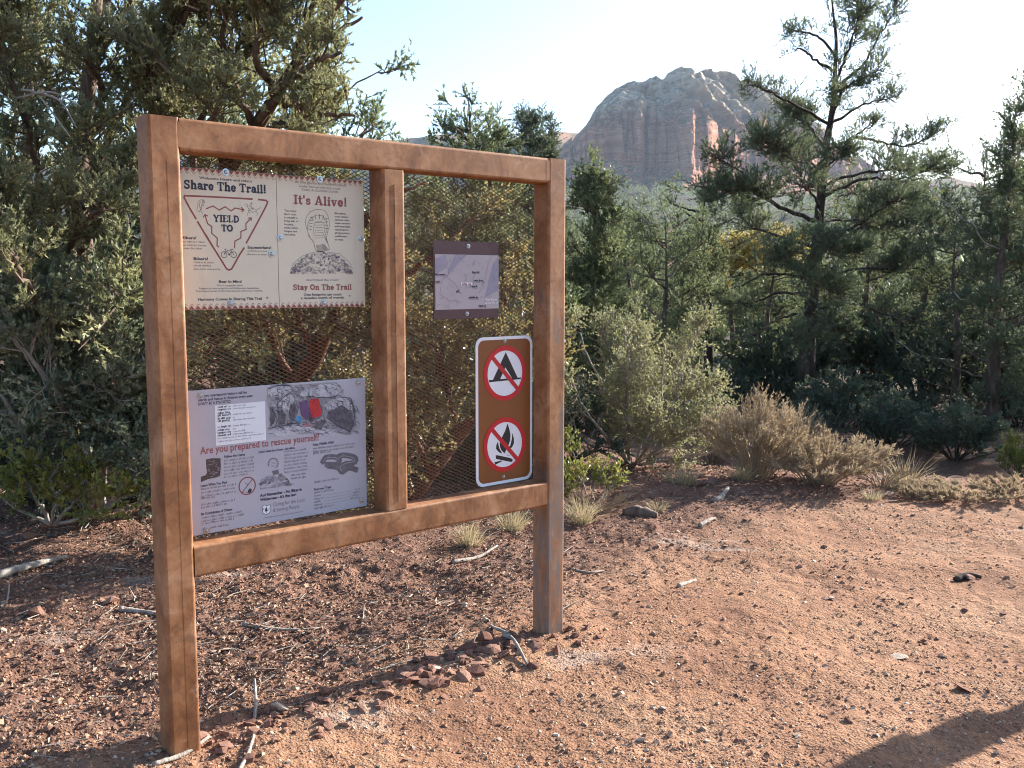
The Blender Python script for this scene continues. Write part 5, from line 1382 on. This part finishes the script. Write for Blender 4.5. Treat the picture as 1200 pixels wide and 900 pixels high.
    for pl, w_ in (([(700, 240), (740, 190), (830, 185), (880, 215), (850, 260), (740, 265)], .020), ([(850, 190), (920, 165), (1040, 190), (1040, 240), (940, 260), (890, 300), (910, 340), (980, 300), (1060, 320)], .021), ([(760, 285), (850, 300), (900, 340)], .016)):
        i.line(curve(P(c4, pl), 26), w_)
    i.build('snake_drawing', M['grey3'], r)
    i = Ink(v0=.0811)
    for pl in ([(705, 235), (745, 195), (830, 190), (870, 215)], [(865, 195), (925, 172), (1030, 195), (1030, 232), (940, 252), (885, 295), (905, 335)]):
        i.line(curve(P(c4, pl), 26), .0028)
    i.build('snake_highlight', M['grey1'], r)
    i = Ink(); i.poly(P(c4, [(65, 705), (95, 690), (110, 700), (150, 688), (155, 740), (140, 775), (105, 790), (70, 775)])[::-1]); i.build('shield_emblem', M['paper'], r)
    i = Ink(v0=.0813); i.line(P(c4, [(65, 705), (95, 690), (110, 700), (150, 688), (155, 740), (140, 775), (105, 790), (70, 775)]), .0015, True)
    i.poly(P(c4, [(107, 705), (125, 755), (90, 758)])); i.line(P(c4, [(107, 750), (107, 772)]), .002); i.text('U', c4(74, 742), .004, .006, .03); i.text('S', c4(132, 738), .004, .006, .03); i.build('shield_print', M['ink'], r)
    for p in ((234.7, 463.4), (419.5, 448.7), (423.7, 586.3), (241.7, 621.8)): bolt(r, S2(*p), r=.011)
sign_rescue()

# --- small map on a dark board
def sign_map():
    u0, u1, z0, z1 = 1.163, 1.5035, 1.4395, 1.7565
    r = sign_root('map_sign', u0, u1, z0, 'small grey trail map on a dark brown purple board in the right bay')
    bevbox('board', u0, u1, .082, .0868, z0, z1, M['maroon'], r, .001)
    bevbox('map_sheet', 1.1705, 1.5030, .0808, .0819, 1.4785, 1.702, M['map'], r, 0)
    d1 = at_crop(500, 275, 8.567); P = lambda pl: [d1(*p) for p in pl]
    i = Ink(v0=.0806)
    i.poly(P([(215, 400), (320, 260), (400, 200), (285, 200), (210, 360)])); mp = plain('blue grey map print', (.30, .28, .35), .5, .3, .1); i.build('map_shading', mp, r); i = Ink(v0=.0806); i.poly(P([(620, 450), (660, 300), (718, 215), (718, 560), (640, 600), (575, 640), (600, 560)])); i.build('map_shading', mp, r); i = Ink(v0=.0806)
    i.poly(P([(82, 240), (180, 200), (200, 330), (90, 400)]))
    i.build('map_shading', mp, r)
    i = Ink(v0=.0802); rng = np.random.default_rng(6)
    for pl in ([(180, 205), (210, 300), (215, 400)], [(215, 400), (330, 260), (400, 200)], [(130, 480), (190, 420), (270, 480), (330, 560)], [(455, 310), (490, 250)], [(650, 210), (610, 310), (590, 420)], [(560, 470), (550, 540), (520, 590)],
               [(140, 510), (130, 600), (190, 640), (230, 670), (310, 655)], [(480, 400), (460, 440), (470, 500)], [(370, 400), (400, 430), (380, 470)], [(220, 690), (190, 735)], [(410, 300), (415, 330)]):
        i.line(P(pl), .0016)
    for _ in range(46):
        x, y = rng.uniform(95, 700), rng.uniform(215, 735); a = rng.uniform(0, 6.28); q = rng.uniform(8, 34)
        i.line(P([(x, y), (x + q * math.cos(a), y + q * math.sin(a)), (x + q * 1.5 * math.cos(a + .7), y + q * 1.5 * math.sin(a + .7))]), .001)
    i.build('map_lines', plain('map line print', (.19, .17, .22), .5, .3, .1), r)
    i = Ink(v0=.08)
    for x0, x1, y in ((455, 530, 378), (475, 560, 462), (450, 505, 522), (295, 325, 568), (420, 520, 634), (520, 590, 716), (82, 190, 402), (85, 130, 475)):
        a, b = d1(x0, y + 6), d1(x1, y + 6); i.bars(a, b[0] - a[0], .0052, rng, .7); i.line([d1(x0, y + 12), d1(x1, y + 14)], .0011)
    for pl in ([(190, 402), (212, 415)], [(325, 575), (345, 595)], [(560, 462), (578, 485)]): i.line(P(pl), .0018)
    i.build('map_labels', M['ink'], r)
    i = Ink(v0=.08); q = P([(342, 480), (455, 482), (455, 508), (342, 507)]); i.poly(q[::-1]); txt(i, 'Red Rock', d1(590, 662), d1(705, 664), .010, .015); txt(i, 'Secret Mtn W', d1(580, 692), d1(716, 694), .009, .015); i.build('white_labels', M['white'], r)
    i = Ink(v0=.0795); a = d1(350, 503); i.bars(a, d1(445, 503)[0] - a[0], .005, rng, .6); i.build('label_print', M['ink_red'], r)
    for p in ((548.8, 288.4), (547.3, 367.8)): bolt(r, S2(*p), r=.0095)
sign_map()

# --- brown sign: no camping, no campfires
def sign_ban():
    u0, u1, z0, z1 = 1.378, 1.697, .7165, 1.3575
    r = sign_root('prohibition_sign', u0, u1, z0, 'brown white edged sign with two red ban rings, tent over campfire')
    def rr(i, u0, u1, z0, z1, q):
        P = []
        for cx, cz, a in ((u1 - q, z0 + q, -90), (u1 - q, z1 - q, 0), (u0 + q, z1 - q, 90), (u0 + q, z0 + q, 180)):
            P += [(cx + q * math.cos(math.radians(a + t)), cz + q * math.sin(math.radians(a + t))) for t in range(0, 91, 15)]
        return np.array(P)
    P = rr(0, u0, u1, z0, z1, .038); n = len(P); mb = MB()
    V = np.vstack([K(P[:, 0], np.full(n, .082), P[:, 1]), K(P[:, 0], np.full(n, .0845), P[:, 1])]); j = np.arange(n)
    mb.add(V, [np.stack([j, (j + 1) % n, n + (j + 1) % n, n + j], -1), np.arange(n)[None], np.arange(n)[None, ::-1] + n]); mb.build('sheet', M['white'], r)
    i = Ink(); i.poly(rr(0, u0 + .013, u1 - .013, z0 + .013, z1 - .013, .030)); i.build('brown_field', M['sign_brown'], r)
    e1, e2 = at_crop(550, 385, 9.47), at_crop(550, 475, 9.)
    for k, (c, e) in enumerate(((np.array([1.5385, 1.1985]), e1), (np.array([1.5365, .887]), e2))):
        R1 = .119 if k == 0 else .1195
        i = Ink(v0=.0813); i.disc(c, R1 - .012, 48); i.build('white_disc', M['white'], r)
        i = Ink(v0=.0804); i.ring(c, R1 - .021, R1, 64); d = np.array([-.70, .715]) * (R1 - .015); i.line([c + d, c - d], .0195); i.build('ban_ring', M['red'], r)
        i = Ink(v0=.0809); p = lambda *q: [e(*w_) for w_ in q]
        if k == 0:
            i.poly(p((402, 262), (535, 548), (475, 556), (398, 430), (340, 562), (258, 572))[::-1]); i.poly(p((216, 572), (570, 542), (570, 560), (216, 597))[::-1]); i.build('tent_symbol', M['black'], r)
        else:
            i.poly(p((400, 190), (420, 250), (432, 310), (428, 370), (408, 430), (385, 470), (372, 505), (340, 480), (322, 440), (318, 400), (340, 340), (375, 270))[::-1])
            i.poly(p((452, 290), (468, 350), (468, 400), (450, 440), (420, 465), (400, 470), (430, 420), (445, 360))[::-1])
            i.poly(p((300, 380), (282, 420), (280, 460), (310, 495), (345, 508), (318, 460), (305, 420))[::-1]); i.build('flame_symbol', M['black'], r)
            i = Ink(v0=.0809); i.poly(p((275, 528), (290, 525), (430, 555), (455, 570), (450, 595), (425, 595), (280, 565))[::-1]); i.poly(p((262, 600), (340, 580), (338, 592), (270, 628))[::-1]); i.poly(p((385, 520), (435, 530), (400, 528))[::-1]); i.build('log_symbol', M['black'], r)
    for p in ((591.4, 399.6), (590, 558.6)): bolt(r, S2(*p), r=.0085)
sign_ban()

# ------------------------------------------------------------------ rocks, sticks, gravel, litter
def stone_mat(name, stops):
    t = NT(name); p = t.obj(); rnd = t.n('ObjectInfo').outputs['Random']
    n = t.noise(p, 7, 5, .65); f = t.math('ADD', t.math('MULTIPLY', n, .6), t.math('MULTIPLY', rnd, .4))
    return t.done(t.bsdf(t.ramp(f, stops), .92, .1, t.bump(t.noise(p, 26, 4, .7), .6, .02)))
M['stone'] = stone_mat('red sandstone rock', [(.25, (.16, .078, .056)), (.5, (.26, .135, .095)), (.75, (.38, .225, .155))])
M['pale_stone'] = stone_mat('pale buff rock', [(.25, (.44, .33, .25)), (.75, (.62, .50, .38))])

def rock_shapes(n, seed):
    out = []
    rng = np.random.default_rng(seed)
    for k in range(n):
        bm = bmesh.new()
        for p in rand_dir(rng, 13) * np.array([1, .8, .62]) * rng.uniform(.8, 1.05, (13, 1)): bm.verts.new(p * .5)
        g = bmesh.ops.convex_hull(bm, input=list(bm.verts))
        for v in [v for v in bm.verts if not v.link_faces]: bm.verts.remove(v)
        bmesh.ops.bevel(bm, geom=list(bm.edges), offset=.012, segments=1, affect='EDGES')
        bmesh.ops.triangulate(bm, faces=list(bm.faces))
        bm.verts.index_update()
        out.append((np.array([v.co[:] for v in bm.verts]), np.array([[v.index for v in f.verts] for f in bm.faces])))
        bm.free()
    return out
SH = rock_shapes(12, 200)
def rock_mesh(k, m, c={}):
    if (k, m) not in c:
        mb = MB(); mb.add(*SH[k]); me = mb.data('rock', np.zeros(3), False); me.materials.append(M[m]); c[(k, m)] = me
    return c[(k, m)]
def rock(x, y, s, rng, label, group=None, m='stone', sink=.25, flat=1.):
    o = bpy.data.objects.new('rock', rock_mesh(int(rng.integers(12)), m)); COL.objects.link(o)
    o.scale = (s, s * rng.uniform(.8, 1.1), s * rng.uniform(.75, 1.1) * flat)
    o.rotation_euler = (rng.uniform(-.5, .5), rng.uniform(-.5, .5), rng.uniform(0, 6.28))
    o.location = (float(x), float(y), float(gz(x, y)) + s * flat * (.3 - sink) )
    return tag(o, label, 'rock', group)

def rocks():
    rng = np.random.default_rng(210)
    G1 = 'red rocks heaped in a row between the posts'
    n = 0
    while n < 200:
        u = rng.uniform(.12, 1.95) if rng.random() < .75 else np.clip(rng.normal(1.25, .42), .15, 1.95)
        v = rng.normal(.02, .075)
        if -.01 < v < .12 and (u < .14 or u > 1.68): continue
        p = K(np.array(u), np.array(v), np.array(0.))
        rock(p[0], p[1], rng.uniform(.028, .09) * (1.15 if .9 < u < 1.6 else .8), rng, 'small angular red rock in the loose row of rocks between the two posts', G1)
        n += 1
    for px, py, s, m, lb, fl in ((240, 863, .10, 'stone', 'flat pinkish stone at the foot of the left post', .45), (330, 832, .075, 'pale_stone', 'white edged block in the rock row, nearest to the left post', 1.), (513, 792, .062, 'pale_stone', 'pale rounded rock lit by the sun near the middle of the rock row', 1.),
        (380, 812, .085, 'stone', 'dark red cube shaped rock in the left half of the rock row', 1.), (545, 765, .085, 'stone', 'dark block shaped rock in the rock row left of the right post', 1.), (580, 760, .095, 'stone', 'largest upright rock beside the right post', 1.1),
        (608, 772, .06, 'pale_stone', 'pale wedge of rock just left of the right post', 1.), (42, 720, .135, 'stone', 'brown rock in the sun at the left edge below the fallen branch', .9), (58, 686, .10, 'stone', 'red square rock in the shade above the brown rock at the left edge', .8),
        (5, 668, .07, 'stone', 'red rock cut by the left edge of the picture', 1.), (130, 708, .10, 'stone', 'red rock in the shade left of the left post, left one', .8), (162, 706, .075, 'stone', 'red rock in the shade close to the left post', .8),
        (35, 630, .15, 'stone', 'grey stone in deep shade under the yellow green shrub', .7), (5, 735, .06, 'pale_stone', 'orange lit stone at the very left edge', .8), (310, 765, .12, 'stone', 'flat red slab lying in the litter behind the board', .3), (265, 762, .10, 'pale_stone', 'flat pale slab lying in the litter behind the board', .25),
        (545, 713, .06, 'pale_stone', 'pale pointed stone alone behind the right half of the board', .9), (818, 568, .15, 'stone', 'red rock at the foot of the pale bush, left one', .8), (835, 565, .12, 'stone', 'red rock at the foot of the pale bush, right one', .7), (890, 562, .12, 'stone', 'red rock at the foot of the tall dry shrub', .7),
        (975, 700, .07, 'pale_stone', 'pale flat stone in the middle of the trail', .5), (1135, 676, .15, 'stone', 'dark flat rock on the right side of the trail', .4), (1053, 770, .09, 'pale_stone', 'pale flat pebble low on the trail', .3), (752, 868, .05, 'pale_stone', 'single whitish pebble near the bottom of the trail', .8),
        (1130, 808, .10, 'stone', 'flat grey red stone at the corner of the long shadow', .4)):
        p = gray(px, py); rock(p[0], p[1], s, rng, lb, None, m, .18, fl)
    G2 = 'loose stones scattered on the dirt'
    for k in range(58):
        px, py = rng.uniform(-40, 1240), 600 + 330 * rng.uniform(0, 1) ** 1.2
        p = gray(px, py)
        rock(p[0], p[1], rng.uniform(.028, .055), rng, 'small loose stone lying on the red dirt', G2, 'pale_stone' if rng.random() < .18 else 'stone', .2, rng.uniform(.5, .9))
rocks()

def scatter_gravel():
    rng = np.random.default_rng(220)
    mb = MB(); sh = rock_shapes(6, 5)
    lo = []
    for k in range(6):
        m = 5      # flat angular chips: a rim set in the soil and a short broken edge on top
        a = np.arange(m) * 2 * PI / m + rng.uniform(-.45, .45, m); q = rng.uniform(.4, .66, m)
        t0, h_ = rng.uniform(0, 6.28), rng.uniform(.13, .30)
        e = np.array([math.cos(t0), math.sin(t0)]) * rng.uniform(.15, .32)
        V = np.vstack([np.stack([np.cos(a) * q, np.sin(a) * q * .85, rng.uniform(-.3, -.08, m)], -1), [[e[0], e[1], h_], [-e[0], -e[1], h_ * rng.uniform(.4, 1.)]]])
        near = [m if V[j, :2] @ e > 0 else m + 1 for j in range(m)]
        F_ = []
        for j in range(m):
            j2 = (j + 1) % m
            F_.append([j, j2, near[j]])
            if near[j] != near[j2]: F_.append([j2, near[j2], near[j]])
        lo.append((V, np.array(F_)))
    N = 125000
    a = rng.uniform(math.radians(56), math.radians(124), N); r = np.exp(rng.uniform(math.log(2.2), math.log(9.0), N))
    x, y = r * np.cos(a), r * np.sin(a)
    lm = litter_mask(x, y)
    cl = vnoise(x * 1.6, y * 1.6, seed=33) * .5 + .5
    ok = rng.uniform(0, 1, N) < (.5 + .25 * lm) * (.2 + 1.1 * cl)
    x, y, r, lm = x[ok], y[ok], r[ok], lm[ok]
    s = np.exp(rng.normal(math.log(.0095), .5, len(x))).clip(.004, .038) * (1 + .05 * r) * (.72 + .28 * lm)
    z = gz(x, y)
    th = rng.uniform(0, 2 * PI, len(x)); tx = rng.uniform(-.6, .6, len(x))
    which = rng.integers(0, 6, len(x)); tint = rng.uniform(0, 1, len(x))
    for k in range(6):
        i = np.where(which == k)[0]; V, F_ = lo[k]
        c, s_ = np.cos(th[i]), np.sin(th[i])
        P = V[None] * s[i][:, None, None]
        Y2 = P[..., 1] * np.cos(tx[i])[:, None] - P[..., 2] * np.sin(tx[i])[:, None]; Z2 = P[..., 1] * np.sin(tx[i])[:, None] + P[..., 2] * np.cos(tx[i])[:, None]
        W = np.stack([P[..., 0] * c[:, None] - Y2 * s_[:, None] + x[i][:, None], P[..., 0] * s_[:, None] + Y2 * c[:, None] + y[i][:, None], Z2 + (z[i] + s[i] * .12)[:, None]], -1)
        m = len(V)
        mb.add(W.reshape(-1, 3), (F_[None] + (np.arange(len(i)) * m)[:, None, None]).reshape(-1, 3), np.repeat(tint[i] * (1 - .22 * lm[i]), m))
    t = NT('gravel')
    c = t.ramp(t.tint(), [(.1, (.20, .10, .062)), (.4, (.31, .172, .108)), (.75, (.41, .255, .165)), (.95, (.56, .42, .31))])
    mb.build('gravel', t.done(t.bsdf(c, .9, .1)), None, False, kind='stuff')
scatter_gravel()

def scatter_litter():
    rng = np.random.default_rng(230)
    N = 60000
    a = rng.uniform(math.radians(56), math.radians(130), N); r = np.exp(rng.uniform(math.log(2.6), math.log(10), N))
    x, y = r * np.cos(a), r * np.sin(a)
    lm = litter_mask(x, y)
    ok = rng.uniform(0, 1, N) < lm * (.25 + .75 * sstep(-.5, .5, vnoise(x * 1.3, y * 1.3, seed=44))) * (1 - .6 * sstep(-.2, 1.2, x))
    x, y = x[ok], y[ok]; n = len(x)
    P = np.stack([x, y, gz(x, y) + .004 + .010 * rng.uniform(0, 1, n)], -1)
    th = rng.uniform(0, 2 * PI, n); d = unit(np.stack([np.cos(th), np.sin(th), rng.normal(.12, .3, n)], -1))
    L = MB()
    leaves(L, P, d, rng.uniform(.014, .034, n), rng.uniform(.009, .018, n), rng, rng.uniform(0, 1, n), .35)
    t = NT('leaf litter')
    c = t.ramp(t.tint(), [(.1, (.11, .065, .045)), (.45, (.19, .115, .078)), (.8, (.27, .18, .12)), (.97, (.38, .29, .21))])
    L.build('leaf_litter', t.done(t.bsdf(c, .8, .2)), None, False, kind='stuff')
    S = MB(); m = 1100
    i = rng.integers(0, n, m); th = rng.uniform(0, 2 * PI, m); q = rng.uniform(.03, .16, m)
    A = P[i] + [0, 0, .006]; B = A + np.stack([np.cos(th) * q, np.sin(th) * q, 0 * q], -1)
    B[:, 2] = gz(B[:, 0], B[:, 1]) + rng.uniform(.004, .02, m)
    sticks(S, A, B, rng.uniform(.0015, .0035, m), .0012, .5)
    S.build('twig_litter', M['grey_wood'], None, False, kind='stuff')
scatter_litter()

def stick(pts, radii, m, label, name='fallen_stick', lift=0.):
    P = [gray(*p[:2]) + [0, 0, radii[0] * .7 + (p[2] if len(p) > 2 else 0)] for p in pts]
    mb = MB(); tube(mb, curve(P, 16), radii, 7, rough=.15, rng=np.random.default_rng(len(label)))
    mb.build(name, M[m], None, True, P[0], label=label, cat='stick')
stick([(-30, 690), (25, 672), (78, 655)], (.026, .022, .012), 'grey_wood', 'long grey fallen branch in the shade at the left edge', 'fallen_branch')
stick([(180, 902), (215, 887), (246, 872, .02)], (.009, .008, .006), 'grey_wood', 'pale stick lying across the foot of the left post')
stick([(280, 905), (290, 888), (298, 868)], (.008, .007, .005), 'grey_wood', 'short pale stick at the bottom edge right of the left post')
stick([(298, 842), (300, 828, .02), (299, 810, .05)], (.006, .006, .004), 'grey_wood', 'small upright twig in the shadow of the board')
stick([(530, 662), (560, 654), (583, 646, .015)], (.012, .011, .006), 'grey_wood', 'pale curved stick under the bottom rail')
stick([(730, 602), (748, 604), (770, 608)], (.022, .05, .048, .02), 'bark', 'short thick brown log on the dirt right of the board', 'log')
stick([(838, 589), (845, 583), (853, 577, .02)], (.022, .022, .015), 'grey_wood', 'whitish stick below the pale bush')
stick([(820, 617), (830, 612), (838, 608)], (.016, .014, .008), 'grey_wood', 'small pale stick below the whitish stick')
stick([(575, 735), (597, 752, .02), (612, 772)], (.008, .008, .006), 'grey_wood', 'pale twig leaning on the rocks beside the right post')
stick([(590, 752, .02), (602, 765, .03), (618, 782)], (.009, .008, .006), 'grey_wood', 'second pale twig stuck among the rocks beside the right post')
stick([(672, 665), (690, 671), (708, 668)], (.008, .007, .005), 'grey_wood', 'thin curved twig right of the right post')
stick([(285, 738), (320, 742), (352, 741)], (.010, .009, .006), 'grey_wood', 'thin grey twig lying behind the board in the litter')
stick([(140, 716), (165, 716), (190, 720)], (.014, .013, .01), 'grey_wood', 'grey stick in the shade touching the left post')
stick([(0, 712), (8, 704), (12, 690, .05)], (.006, .005, .003), 'grey_wood', 'thin upright pale twig at the left edge')
stick([(795, 688), (805, 683), (815, 680)], (.012, .011, .008), 'grey_wood', 'short pale stick on the trail right of the right post')
stick([(1120, 680), (1135, 676), (1150, 677)], (.018, .016, .01), 'pine_bark', 'short dark stick on the right side of the trail')

# --- marker post beyond the right edge; its shadow falls across the trail
def marker_post():
    M['post_wood'] = bark_mat('weathered brown wood', [(.3, (.10, .06, .04)), (.5, (.19, .12, .08)), (.72, (.30, .21, .15))], 8)
    sx, sy = math.cos(SUN_AZ), math.sin(SUN_AZ)
    bx, by = 1.84 + 2.3 * sx, 3.50 + 2.3 * sy
    root = empty('trail_marker_post', gpt(bx, by), 'wooden marker post with a wide rounded board beyond the right edge, throwing the long shadow', 'post')
    H0 = 2.3 * math.tan(SUN_EL)
    a = np.array([-sy, sx, 0.]); b = np.array([sx, sy, 0.])
    def box(name, w0, w1, t, z0, z1, off, rad=0.):
        bm = bmesh.new(); bmesh.ops.create_cube(bm, size=1)
        if rad:
            bmesh.ops.bevel(bm, geom=[e for e in bm.edges if abs((e.verts[0].co - e.verts[1].co).y) > .5], offset=rad, segments=4, affect='EDGES')
        bm.verts.index_update()
        V = np.array([v.co[:] for v in bm.verts]) + .5
        z = gz(bx, by)
        W = np.array([bx, by, float(z)]) + (w0 + V[:, :1] * (w1 - w0)) * a + (off + V[:, 1:2] * t) * b + np.stack([0 * V[:, 2], 0 * V[:, 2], z0 + V[:, 2] * (z1 - z0)], -1)
        mb = MB(); mb.add(W, [np.array([[v.index for v in f.verts]]) for f in bm.faces]); bm.free()
        mb.build(name, M['post_wood'], root)
    box('post', -.07, .07, .12, -.3, H0 + 1.1, 0)
    box('board', -.075, .165, .035, H0, H0 + 1.25, -.0355, .16)
marker_post()
